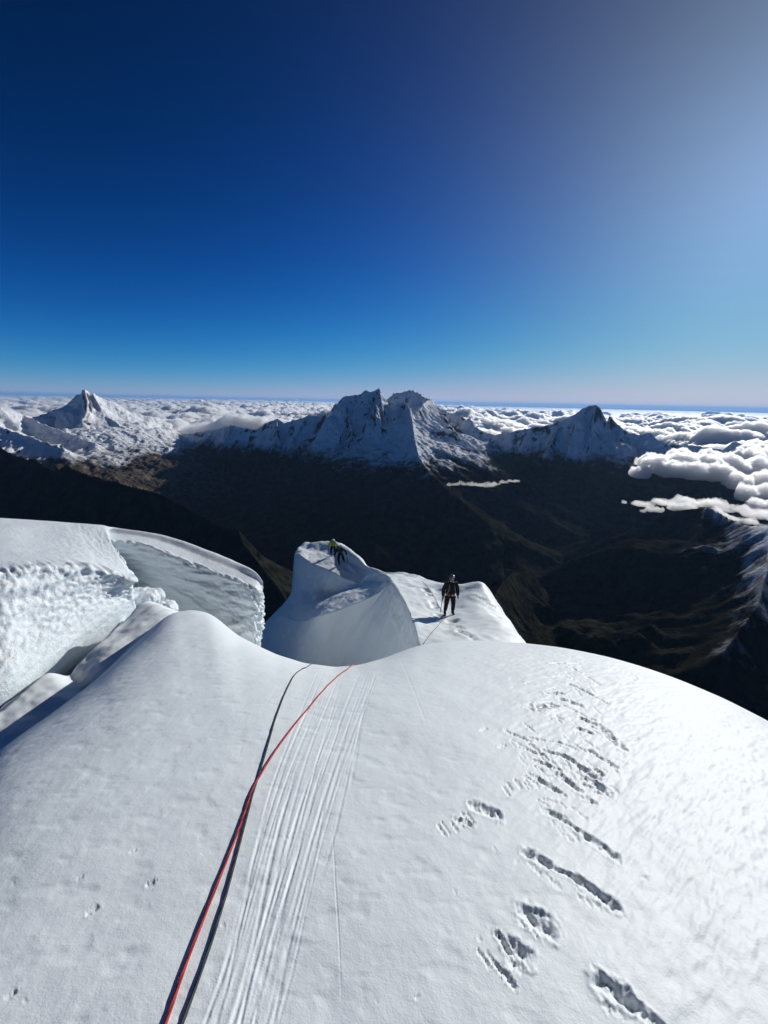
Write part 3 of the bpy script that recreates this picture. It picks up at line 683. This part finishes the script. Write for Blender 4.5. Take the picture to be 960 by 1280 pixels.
def cloud_puffs(name, puffs, base, seed, lab, cell=16., mat=None, amp=1.):
    """one soft body whose top is the union of many billowing heads, cut flat below"""
    C = np.array([P(a, b, c*K) for a, b, c, *_ in puffs]); Rr = np.array([q[3] for q in puffs]); Fl = np.array([q[4] for q in puffs])
    x0, y0 = (C[:, :2]-Rr[:, None]*1.4).min(0); x1, y1 = (C[:, :2]+Rr[:, None]*1.4).max(0)
    X, Y = np.meshgrid(np.arange(x0, x1, cell), np.arange(y0, y1, cell), indexing='ij'); Z = np.full(X.shape, -1e9)
    wxx = X+70*amp*fbm(X/300., Y/300., 4, seed+1); wyy = Y+70*amp*fbm(X/300., Y/300., 4, seed+2)
    for c, r, fl in zip(C, Rr, Fl):
        q = (r*r-(wxx-c[0])**2-(wyy-c[1])**2)/(r*r)
        Z = np.maximum(Z, np.where(q > 0, c[2]+fl*r*np.sqrt(np.maximum(q, 0)), -1e9))
    ZB = np.full(X.shape, 1e9)
    for c, r, fl in zip(C, Rr, Fl):
        q = (r*r-(wxx-c[0])**2-(wyy-c[1])**2)/(r*r)
        ZB = np.minimum(ZB, np.where(q > 0, c[2]-.55*fl*r*np.sqrt(np.maximum(q, 0)), 1e9))
    on = Z > -1e8
    edge_f = sstep(0, 120*amp, Z-ZB)
    Z = Z + edge_f*amp*(190*(billow(X/520., Y/520., 6, seed+5, .62)-.33)) + 34*edge_f*fbm(X/110., Y/110., 4, seed+6, .6)
    if base is not None: ZB = np.maximum(ZB, base)
    ZB = np.where(on, ZB, 0)-6+edge_f*14*fbm(X/200., Y/200., 3, seed+8)
    Z = np.where(on, np.maximum(Z, ZB+6), ZB+6)
    lowz = C[:, 2].min(); ZB = np.where(on, ZB, lowz); Z = np.where(on, Z, lowz+4)
    m = on
    cellm = m[:-1, :-1] & m[1:, :-1] & m[:-1, 1:] & m[1:, 1:]
    f = grid_faces(*X.shape, keep=cellm)
    T = np.stack([X, Y, Z], -1).reshape(-1, 3)
    T2 = np.stack([X, Y, ZB], -1).reshape(-1, 3); vb, _f = compact(T2, f); v, f = compact(T, f); n = len(v)
    e = {}
    for q in f.tolist():
        for k in range(4):
            a_, b_ = q[k], q[(k+1) % 4]
            if (b_, a_) in e: del e[(b_, a_)]
            else: e[(a_, b_)] = 1
    edge = list(e); bd = sorted({i for p in edge for i in p})
    walls = [(b_, a_, n+a_, n+b_) for a_, b_ in edge]
    F = np.concatenate([f, f[:, ::-1]+n, np.array(walls)])
    return mesh_obj(name, np.concatenate([v, vb]), F, mat or M_cloud, kind='stuff', label=lab)
pf = []; q_ = random.Random(3)
for px, py, km, r in [(800, 592, 7.0, 190), (822, 584, 7.1, 270), (850, 583, 7.2, 330), (880, 586, 7.2, 340), (838, 590, 6.8, 240), (866, 592, 6.8, 260), (895, 594, 6.8, 260),
                      (915, 588, 7.2, 320), (945, 590, 7.2, 330), (980, 592, 7.2, 340), (1020, 590, 7.2, 350), (815, 580, 7.7, 280), (850, 575, 7.8, 300), (890, 578, 7.9, 300), (930, 576, 8.1, 330), (970, 576, 8.2, 340),
                      (1010, 574, 8.2, 340), (900, 575, 8.9, 260), (935, 570, 9.2, 330), (970, 568, 9.3, 330), (1010, 566, 9.3, 340), (925, 605, 6.4, 230), (955, 606, 6.4, 260), (990, 606, 6.3, 280), (1025, 606, 6.2, 280),
                      (935, 620, 5.9, 200), (962, 618, 5.9, 220), (995, 620, 5.8, 240), (1030, 620, 5.8, 240), (950, 634, 5.5, 170), (975, 636, 5.4, 190), (1005, 636, 5.4, 200)]:
    pf.append((px, py, km, r, .75, 4))
cloud_puffs('cloud_bank', pf, -1420, 1001, 'thick white cloud bank filling the valley at right')
pf = [(783+i*9.5+q_.uniform(-5, 5), 628+q_.uniform(-3, 3)+(i > 10)*(i-10)*2.1, 5.6-.03*i, q_.uniform(70, 130)*(1 if i > 1 else .5), .42, 3) for i in range(22)]
pf += [(800+i*10+q_.uniform(-5, 5), 636+q_.uniform(-3, 3)+(i > 6)*(i-6)*2.2, 5.35-.035*i, q_.uniform(50, 100), .4, 3) for i in range(18)]
cloud_puffs('cloud_wisp', pf, None, 1101, 'ragged bright cloud spilling over the dark ridge', 12., M_wisp, .5)
pf = [(561+i*4.8, 606-1.2*math.sin(i*.5)+q_.uniform(-1, 1)-(i > 12)*(i-12)*.8, 6.5, q_.uniform(48, 84)*(1.1 if 5 < i < 13 else .8), .34, 3) for i in range(19)]
cloud_puffs('cloud_wisp', pf, None, 1201, 'thin cloud wisp floating before the lit spur', 8., M_wisp, .35)

# ------------------------------------------------------------------ ropes
def tube(name, pts, rad, mat, parent=None, seg=8, **kw):
    pts = np.asarray(pts, float); n = len(pts); V = []
    T = np.gradient(pts, axis=0); T /= np.linalg.norm(T, axis=1, keepdims=True)+1e-12
    rad = np.full(n, rad) if np.isscalar(rad) else rad
    for i in range(n):
        a = np.cross(T[i], (0, 0, 1)); 
        if np.linalg.norm(a) < 1e-3: a = np.array((1., 0, 0))
        a /= np.linalg.norm(a); b = np.cross(T[i], a)
        for k in range(seg):
            q = 2*math.pi*k/seg; V.append(pts[i]+rad[i]*(math.cos(q)*a+math.sin(q)*b))
    F = [(i*seg+k, i*seg+(k+1) % seg, (i+1)*seg+(k+1) % seg, (i+1)*seg+k) for i in range(n-1) for k in range(seg)]
    F += [tuple(range(seg))[::-1], tuple((n-1)*seg+k for k in range(seg))]
    return mesh_obj(name, V, F, mat, parent, **kw)
def rope_mat(name, rgb, rgb2):
    m, n, l, b = new_mat(name)
    g = n.new('ShaderNodeNewGeometry').outputs['Position']
    w = n.new('ShaderNodeTexWave'); w.inputs['Scale'].default_value = 40; w.inputs['Distortion'].default_value = 1.5; l.new(g, w.inputs['Vector'])
    l.new(mixc(n, l, w.outputs['Fac'], rgb, rgb2), b.inputs['Base Color'])
    b.inputs['Roughness'].default_value = .75
    bp = n.new('ShaderNodeBump'); bp.inputs['Distance'].default_value = .002; l.new(w.outputs['Fac'], bp.inputs['Height']); l.new(bp.outputs[0], b.inputs['Normal'])
    return m
M_red = rope_mat('red_rope', (.50, .035, .035), (.26, .012, .02)); M_blk = rope_mat('dark_rope', (.020, .028, .036), (.05, .06, .07))
def lay_rope(name, pix, rad, mat, label, lift):
    q = cr1(np.array(pix, float), 24); pts = []
    n = len(q)
    for i, (x, y) in enumerate(q):
        p = fg_at(x, min(y, 1290)); 
        d = np.linalg.norm(p)
        p[2] += lift(y) ; pts.append(p)
    pts = np.array(pts)
    for _ in range(6): pts[1:-1] = (pts[:-2]+2*pts[1:-1]+pts[2:])/4
    # run on over the lip and down out of sight
    e = pts[-1]; dirv = pts[-1]-pts[-6]; dirv /= np.linalg.norm(dirv)
    ext = [e+dirv*s+np.array((0, 0, -.10*s*s)) for s in np.linspace(.1, 2.5, 14)]
    o = tube(name, np.concatenate([pts, ext]), rad, mat); o['label'] = label; o['category'] = 'rope'; o['group'] = 'climbing ropes on the snow'; return o
lay_rope('climbing_rope', [(202, 1300), (208, 1280), (235, 1200), (258, 1140), (280, 1085), (300, 1032), (314, 992), (325, 970), (345, 938), (370, 904), (395, 874), (420, 848), (437, 835)], .0060, M_red,
         'red climbing rope running down the snow slope to the lip', lambda y: .010)
lay_rope('climbing_rope', [(224, 1300), (229, 1280), (248, 1226), (270, 1160), (290, 1092), (303, 1042), (314, 1000), (324, 968), (334, 935), (344, 900), (356, 868), (370, 843), (389, 831)], .0055, M_blk,
         'dark grey climbing rope crossing under the red one', lambda y: .009)

# ------------------------------------------------------------------ climbers
M_black = simple_mat('black_shell', (.007, .0075, .009), .6, .4, 30); M_dkgrey = simple_mat('dark_trousers', (.009, .010, .011), .7, .4, 30)
M_navy = simple_mat('navy_down_jacket', (.012, .016, .026), .5, .4, 25); M_lime = simple_mat('lime_jacket', (.42, .50, .10), .6, .25, 18)
M_skin = simple_mat('skin', (.42, .25, .17), .5, .15, 30); M_boot = simple_mat('boot', (.02, .02, .02), .5, .3, 30)
M_helm = simple_mat('helmet_shell', (.05, .055, .06), .25); M_helmw = simple_mat('white_helmet', (.62, .64, .64), .3)
M_harn = simple_mat('red_webbing', (.13, .018, .02), .7); M_steel = simple_mat('steel', (.5, .52, .55), .35, metallic=1)
M_lens = simple_mat('goggle_lens', (.25, .28, .32), .1); M_strap = simple_mat('grey_webbing', (.12, .125, .13), .7); M_hair = simple_mat('hair', (.02, .014, .01), .8)
def skin_mesh(name, nodes, edges, mat, parent, sub=2, root=0):
    """nodes: list of (x,y,z,rx[,ry])"""
    me = bpy.data.meshes.new(name)
    me.from_pydata([n[:3] for n in nodes], edges, []); me.update()
    o = bpy.data.objects.new(name, me); COL.objects.link(o)
    sk = o.modifiers.new('Skin', 'SKIN'); sk.use_smooth_shade = True
    for i, n in enumerate(nodes):
        v = me.skin_vertices[0].data[i]; v.radius = (n[3], n[4] if len(n) > 4 else n[3]); v.use_root = (i == root)
    s = o.modifiers.new('Sub', 'SUBSURF'); s.levels = sub; s.render_levels = sub
    dg = bpy.context.evaluated_depsgraph_get(); dg.update()
    m2 = bpy.data.meshes.new_from_object(o.evaluated_get(dg)); m2.name = name
    bpy.data.objects.remove(o)
    m2.materials.clear(); m2.materials.append(mat)
    m2.polygons.foreach_set('use_smooth', np.ones(len(m2.polygons), dtype=bool))
    o = bpy.data.objects.new(name, m2); COL.objects.link(o)
    if parent: o.parent = parent
    return o
def ellipsoid(name, c, r, mat, parent, zcut=-1., seg=20, rings=12, rot=0):
    V = []; F = []
    for i in range(rings+1):
        zz = 1-(1-zcut)*i/rings; q = math.sqrt(max(0, 1-zz*zz))
        for k in range(seg):
            a = 2*math.pi*k/seg; V.append((c[0]+r[0]*q*math.cos(a), c[1]+r[1]*q*math.sin(a), c[2]+r[2]*zz))
    for i in range(rings):
        for k in range(seg): F.append((i*seg+k, (i+1)*seg+k, (i+1)*seg+(k+1) % seg, i*seg+(k+1) % seg))
    if zcut > -1: F.append(tuple(rings*seg+k for k in range(seg))[::-1])
    return mesh_obj(name, V, F, mat, parent)
def empty(name, loc, rz=0, sc=1, label=None, cat=None, group=None):
    o = bpy.data.objects.new(name, None); COL.objects.link(o); o.location = loc; o.rotation_euler = (0, 0, rz); o.scale = (sc,)*3
    o.empty_display_size = .1
    if label: o['label'] = label
    if cat: o['category'] = cat
    if group: o['group'] = group
    return o
def lerp(a, b, t): return tuple(a[i]+(b[i]-a[i])*t for i in range(3))
def climber(loc, rz, J, label, jacket, trousers, helmet, sc=1., harness=M_harn, goggles=True, lamp=True, bulk=1.):
    """J: joints of a person facing -y. The body is one skinned figure; clothes follow it."""
    t = empty('person', loc, rz, sc, label, 'person', 'climbers on the snow ridge')
    pel, ch, nk, hd = J['pelvis'], J['chest'], J['neck'], J['head']
    nodes = [(*pel, .13, .10), (*lerp(pel, ch, .5), .12, .09), (*ch, .15, .10), (*nk, .055), (*lerp(nk, hd, .55), .075, .085), (*hd, .080, .095), (hd[0], hd[1], hd[2]+.07, .06, .07)]
    edges = [(0, 1), (1, 2), (2, 3), (3, 4), (4, 5), (5, 6)]
    arms = {}; legs = {}
    for s in 'lr':
        sh, el, wr = J['sh'+s], J['el'+s], J['wr'+s]; k = len(nodes)
        hnd = tuple(wr[i]+(wr[i]-el[i])*.33 for i in range(3))
        nodes += [(*sh, .055), (*el, .042), (*wr, .030), (*hnd, .032, .018)]; edges += [(2, k), (k, k+1), (k+1, k+2), (k+2, k+3)]; arms[s] = (sh, el, wr, hnd)
        hp, kn, an, toe = J['hp'+s], J['kn'+s], J['an'+s], J['toe'+s]; k = len(nodes)
        nodes += [(*hp, .085), (*kn, .058), (*an, .042), (*toe, .035)]; edges += [(0, k), (k, k+1), (k+1, k+2), (k+2, k+3)]; legs[s] = (hp, kn, an, toe)
    skin_mesh('body', nodes, edges, M_skin, t)
    # jacket: torso, collar, sleeves
    jn = [(pel[0], pel[1], pel[2]-.07, .165, .135), (pel[0], pel[1], pel[2]+.05, .175, .135), (*lerp(pel, ch, .5), .165, .125), (*ch, .185, .135), (*lerp(ch, nk, .7), .10, .09), (*nk, .075, .075)]
    je = [(0, 1), (1, 2), (2, 3), (3, 4), (4, 5)]
    for s in 'lr':
        sh, el, wr, hnd = arms[s]; k = len(jn)
        jn += [(*sh, .086), (*lerp(sh, el, .55), .078), (*el, .070), (*lerp(wr, hnd, .35), .052)]; je += [(3, k), (k, k+1), (k+1, k+2), (k+2, k+3)]
    skin_mesh('jacket', [(*q[:3], *[w*bulk for w in q[3:]]) for q in jn], je, jacket, t)
    tn = [(pel[0], pel[1], pel[2]+.08, .15, .12), (pel[0], pel[1], pel[2]-.04, .14, .12)]; te = [(0, 1)]
    for s in 'lr':
        hp, kn, an, toe = legs[s]; k = len(tn)
        tn += [(*hp, .105), (*lerp(hp, kn, .5), .092), (*kn, .075), (*lerp(kn, an, .5), .070), (an[0], an[1], an[2]+.05, .062)]
        te += [(1, k), (k, k+1), (k+1, k+2), (k+2, k+3), (k+3, k+4)]
    skin_mesh('trousers', [(*q[:3], *[w*bulk for w in q[3:]]) for q in tn], te, trousers, t)
    for s in 'lr':
        hp, kn, an, toe = legs[s]
        d = Vector(toe)-Vector(an); heel = (an[0]-d.x*.35, an[1]-d.y*.35, toe[2])
        b = skin_mesh('boot', [(an[0], an[1], an[2]+.10, .060), (an[0], an[1], an[2], .058), (*heel, .045), (*lerp(an, toe, .6), .052, .045), (*toe, .045, .036)], [(0, 1), (1, 2), (1, 3), (3, 4)], M_boot, t)
        # crampon spikes under the sole
        for q in (.0, .5, 1.):
            c = lerp(heel, toe, q)
            for sx in (-.03, .03):
                tube('crampon_point', [(c[0]+sx, c[1], c[2]-.03), (c[0]+sx, c[1], c[2]-.075)], .006, M_steel, b, 5)
        # glove: palm, five fingers curled a little
        sh, el, wr, hnd = arms[s]
        dv = (Vector(wr)-Vector(el)).normalized(); sx = Vector((1, 0, 0)) if abs(dv.x) < .8 else Vector((0, 0, 1))
        fw = Vector((0, -1, 0)); sd = dv.cross(fw).normalized() if abs(dv.dot(fw)) < .9 else Vector((1, 0, 0)); fw = sd.cross(dv).normalized()
        w = Vector(wr); gn = [(*w, .036), (*(w+dv*.05), .040, .026), (*(w+dv*.085), .036, .024)]; ge = [(0, 1), (1, 2)]
        for q, (off, L) in enumerate([(-.030, .065), (-.010, .075), (.011, .070), (.030, .055)]):
            k = len(gn); b0 = w+dv*.085+fw*off
            cur = sd*(.4 if s == 'l' else -.4)
            gn += [(*(b0+dv*L*.45), .0125), (*(b0+dv*L*.8+cur*L*.5), .0115), (*(b0+dv*L*.95+cur*L*1.1), .010)]; ge += [(2, k), (k, k+1), (k+1, k+2)]
        k = len(gn); tb = w+dv*.035+fw*.035
        gn += [(*tb, .016), (*(tb+fw*.022+dv*.03), .014), (*(tb+fw*.026+dv*.058), .012)]; ge += [(1, k), (k, k+1), (k+1, k+2)]
        skin_mesh('glove', gn, ge, M_black, t, 1)
    # face
    yf = hd[1]-.092
    skin_mesh('nose', [(hd[0], yf+.01, hd[2]+.005, .012), (hd[0], yf-.018, hd[2]-.025, .014)], [(0, 1)], M_skin, t, 1)
    for sx in (-.088, .088): ellipsoid('ear', (hd[0]+sx, hd[1], hd[2]-.01), (.012, .022, .032), M_skin, t)
    for sx in (-.03, .03): ellipsoid('eye', (hd[0]+sx, yf+.006, hd[2]+.008), (.013, .010, .008), M_black, t, seg=10, rings=6)
    ellipsoid('mouth', (hd[0], yf+.004, hd[2]-.065), (.026, .010, .007), M_harn, t, seg=10, rings=6)
    ellipsoid('hair', (hd[0], hd[1]+.018, hd[2]+.0), (.094, .100, .115), M_hair, t, zcut=-.45)
    h = ellipsoid('helmet', (hd[0], hd[1]+.005, hd[2]+.045), (.122, .142, .125), helmet, t, zcut=.02)
    tube('chin_strap', [(hd[0]-.095, hd[1]-.02, hd[2]+.04), (hd[0]-.075, hd[1]-.05, hd[2]-.06), (hd[0], hd[1]-.07, hd[2]-.115), (hd[0]+.075, hd[1]-.05, hd[2]-.06), (hd[0]+.095, hd[1]-.02, hd[2]+.04)], .007, M_strap, t, 6)
    if goggles:
        g = skin_mesh('goggles', [(hd[0]-.055, yf-.004, hd[2]+.015, .026, .028), (hd[0], yf-.018, hd[2]+.012, .020, .026), (hd[0]+.055, yf-.004, hd[2]+.015, .026, .028)], [(0, 1), (1, 2)], M_lens, t, 2, 1)
    if lamp: ellipsoid('headlamp', (hd[0]+.02, hd[1]-.125, hd[2]+.115), (.032, .028, .025), M_helmw, t, seg=12, rings=8)
    # harness: belt, two leg loops, buckle
    if harness:
        ring = [(pel[0]+.19*math.cos(a), pel[1]+.155*math.sin(a), pel[2]+.07) for a in np.linspace(0, 2*math.pi, 25)]
        hb = tube('harness_belt', ring, .022, harness, t, 6)
        for s in 'lr':
            hp, kn, an, toe = legs[s]; c = lerp(hp, kn, .18)
            tube('leg_loop', [(c[0]+.108*math.cos(a), c[1]+.108*math.sin(a), c[2]) for a in np.linspace(0, 2*math.pi, 21)], .018, harness, t, 6)
        ellipsoid('belay_device', (pel[0]+.03, pel[1]-.185, pel[2]+.02), (.03, .02, .04), M_steel, t, seg=10, rings=6)
        for a in (-2.5, -2.1, -1.0):
            cx, cy = pel[0]+.2*math.cos(a), pel[1]+.17*math.sin(a)
            tube('carabiner', [(cx+.018*math.cos(q), cy, pel[2]+.0+.04*math.sin(q)) for q in np.linspace(0, 2*math.pi, 13)], .005, M_steel, t, 5)
    return t
def backpack(parent_loc, rz, J, label, mat, sc=1., lean=0.):
    t = empty('backpack', parent_loc, rz, sc, label, 'backpack', 'backpacks worn by the climbers')
    ch, pel = J['chest'], J['pelvis']
    c = lerp(pel, ch, .62); up = (Vector(J['neck'])-Vector(pel)).normalized(); bk = Vector((1, 0, 0)).cross(up).normalized()
    if bk.y < 0: bk = -bk
    cc = Vector(c)+bk*.235
    n0, n1, n2, n3 = cc-up*.24, cc-up*.08, cc+up*.12, cc+up*.28
    skin_mesh('pack_body', [(*n0, .13, .09), (*n1, .16, .115), (*n2, .155, .115), (*n3, .12, .09)], [(0, 1), (1, 2), (2, 3)], mat, t)
    skin_mesh('pack_lid', [(*(n3+up*.045-Vector((.09, 0, 0))), .06, .055), (*(n3+up*.06), .075, .065), (*(n3+up*.045+Vector((.09, 0, 0))), .06, .055)], [(0, 1), (1, 2)], mat, t, 2, 1)
    for sx in (-1, 1):
        s0 = Vector(ch)+Vector((sx*.105, 0, 0)); top = s0+up*.17+bk*.05
        fr = s0-bk*.165+up*.04; lo = s0-bk*.14-up*.22+Vector((sx*.05, 0, 0)); end = Vector(c)+Vector((sx*.19, 0, 0))-up*.2+bk*.06
        tube('shoulder_strap', cr1(np.array([top+bk*.07, top-bk*.04, fr, lo, end]), 6), .020, M_strap, t, 6)
    return t
def ice_axe(loc, rz, p0, p1, label, sc=1.):
    """p0 hand/head end, p1 spike end in person space"""
    t = empty('ice_axe', loc, rz, sc, label, 'ice axe', 'ice axes of the climbers')
    a, b = np.array(p0), np.array(p1); d = (b-a)/np.linalg.norm(b-a)
    tube('shaft', [a, a+(b-a)*.5, b], .012, M_dkgrey, t, 8)
    tube('spike', [b, b+d*.07], np.array([.010, .002]), M_steel, t, 6)
    tube('pick', [a+np.array((0, -.02, .0)), a+np.array((0, -.10, -.01)), a+np.array((0, -.16, -.045))], np.array([.012, .009, .003]), M_steel, t, 6)
    tube('adze', [a+np.array((0, .02, 0)), a+np.array((0, .06, -.005)), a+np.array((0, .085, -.02))], np.array([.010, .016, .018]), M_steel, t, 6)
    return t
J1 = dict(pelvis=(0, .0, .97), chest=(0, -.01, 1.32), neck=(0, -.02, 1.53), head=(0, -.05, 1.66),
          shl=(-.20, 0, 1.42), ell=(-.29, .03, 1.14), wrl=(-.31, -.06, .90), shr=(.20, 0, 1.42), elr=(.29, .03, 1.14), wrr=(.30, -.03, .90),
          hpl=(-.11, 0, .90), knl=(-.15, -.03, .50), anl=(-.17, .03, .12), toel=(-.19, -.16, .06),
          hpr=(.11, 0, .90), knr=(.14, -.04, .50), anr=(.15, .02, .12), toer=(.19, -.16, .06))
def ground_under(px, py):
    return ridge_at(px, py)
g1 = ground_under(561, 769)
climber(g1, R(6), J1, 'climber in black standing alone on the near snow ridge with arms hanging down', M_black, M_dkgrey, M_helm, 1.03, bulk=1.2)
backpack(g1, R(6), J1, 'dark backpack on the back of the near climber', M_black, 1.03)
ice_axe(g1, R(6), (-.335, -.07, .80), (-.36, -.02, .17), 'ice axe hanging from the near climber\'s hand', 1.03)
J2 = dict(pelvis=(0, .10, .92), chest=(-.03, -.12, 1.22), neck=(-.05, -.26, 1.38), head=(-.06, -.34, 1.49),
          shl=(-.21, -.15, 1.30), ell=(-.36, -.18, 1.05), wrl=(-.40, -.33, .86), shr=(.17, -.15, 1.32), elr=(.42, -.12, 1.16), wrr=(.50, -.25, .92),
          hpl=(-.11, .08, .86), knl=(-.16, -.12, .50), anl=(-.10, -.10, .12), toel=(-.12, -.28, .06),
          hpr=(.11, .08, .86), knr=(.18, -.02, .52), anr=(.22, .26, .22), toer=(.24, .10, .13))
g2 = ground_under(426, 705.5)
climber(g2, R(-4), J2, 'climber in dark clothes leaning forward on the far snow knob before the lime jacket', M_navy, M_black, M_helm, 1.14, None, lamp=False, bulk=1.3)
backpack(g2, R(-4), J2, 'dark backpack on the leaning climber', M_navy, 1.14)
ice_axe(g2, R(-4), (.53, -.27, .90), (.60, -.30, .20), 'ice axe planted beside the leaning climber', 1.14)
J3 = dict(pelvis=(0, .16, .82), chest=(.0, -.06, 1.10), neck=(.02, -.22, 1.25), head=(.03, -.30, 1.36),
          shl=(-.19, -.08, 1.18), ell=(-.34, -.14, .94), wrl=(-.36, -.30, .78), shr=(.19, -.08, 1.18), elr=(.34, -.14, .94), wrr=(.36, -.30, .80),
          hpl=(-.11, .14, .77), knl=(-.17, -.10, .46), anl=(-.16, .08, .12), toel=(-.18, -.10, .06),
          hpr=(.11, .14, .77), knr=(.15, -.06, .46), anr=(.12, .22, .16), toer=(.13, .05, .08))
g3 = ground_under(416.5, 694)
climber(g3, R(5), J3, 'climber in lime green jacket crouching at the far end of the snow knob', M_lime, M_black, M_helmw, 1.12, None, lamp=False, bulk=1.3)
backpack(g3, R(5), J3, 'black backpack on the climber in the lime jacket', M_black, 1.12)
# rope lying between the climbers
def ridge_rope(name, pix, label, rad=.008):
    pts = []
    for x, y in cr1(np.array(pix, float), 10):
        q = ridge_at(x, y)
        if q is not None: pts.append(q+np.array((0, 0, .02)))
    if len(pts) < 3: return
    o = tube(name, pts, rad, M_blk); o['label'] = label; o['category'] = 'rope'; o['group'] = 'climbing ropes on the snow'
ridge_rope('climbing_rope', [(553, 764), (548, 757), (545, 750), (540, 742), (534, 733), (528, 727)], 'thin rope on the snow behind the near climber')
ridge_rope('climbing_rope', [(556, 771), (548, 782), (540, 791), (533, 800), (529, 806)], 'thin rope lying in front of the near climber, down the crest')

# ------------------------------------------------------------------ haze
def haze():
    z0, z1 = -2705., 700.; a = 720e3
    v = [(x, y, z) for z in (z0, z1) for y in (-a, a) for x in (-a, a)]
    f = [(0, 2, 3, 1), (4, 5, 7, 6), (0, 1, 5, 4), (2, 6, 7, 3), (0, 4, 6, 2), (1, 3, 7, 5)]
    m = bpy.data.materials.new('haze_air'); m.use_nodes = True; n = m.node_tree.nodes; n.clear()
    out = n.new('ShaderNodeOutputMaterial'); pv = n.new('ShaderNodeVolumePrincipled')
    pv.inputs['Color'].default_value = (.34, .60, 1.0, 1); pv.inputs['Density'].default_value = 5e-6; pv.inputs['Anisotropy'].default_value = .2
    m.node_tree.links.new(pv.outputs[0], out.inputs['Volume'])
    mesh_obj('haze', v, f, m, smooth=False, kind='stuff')
haze()
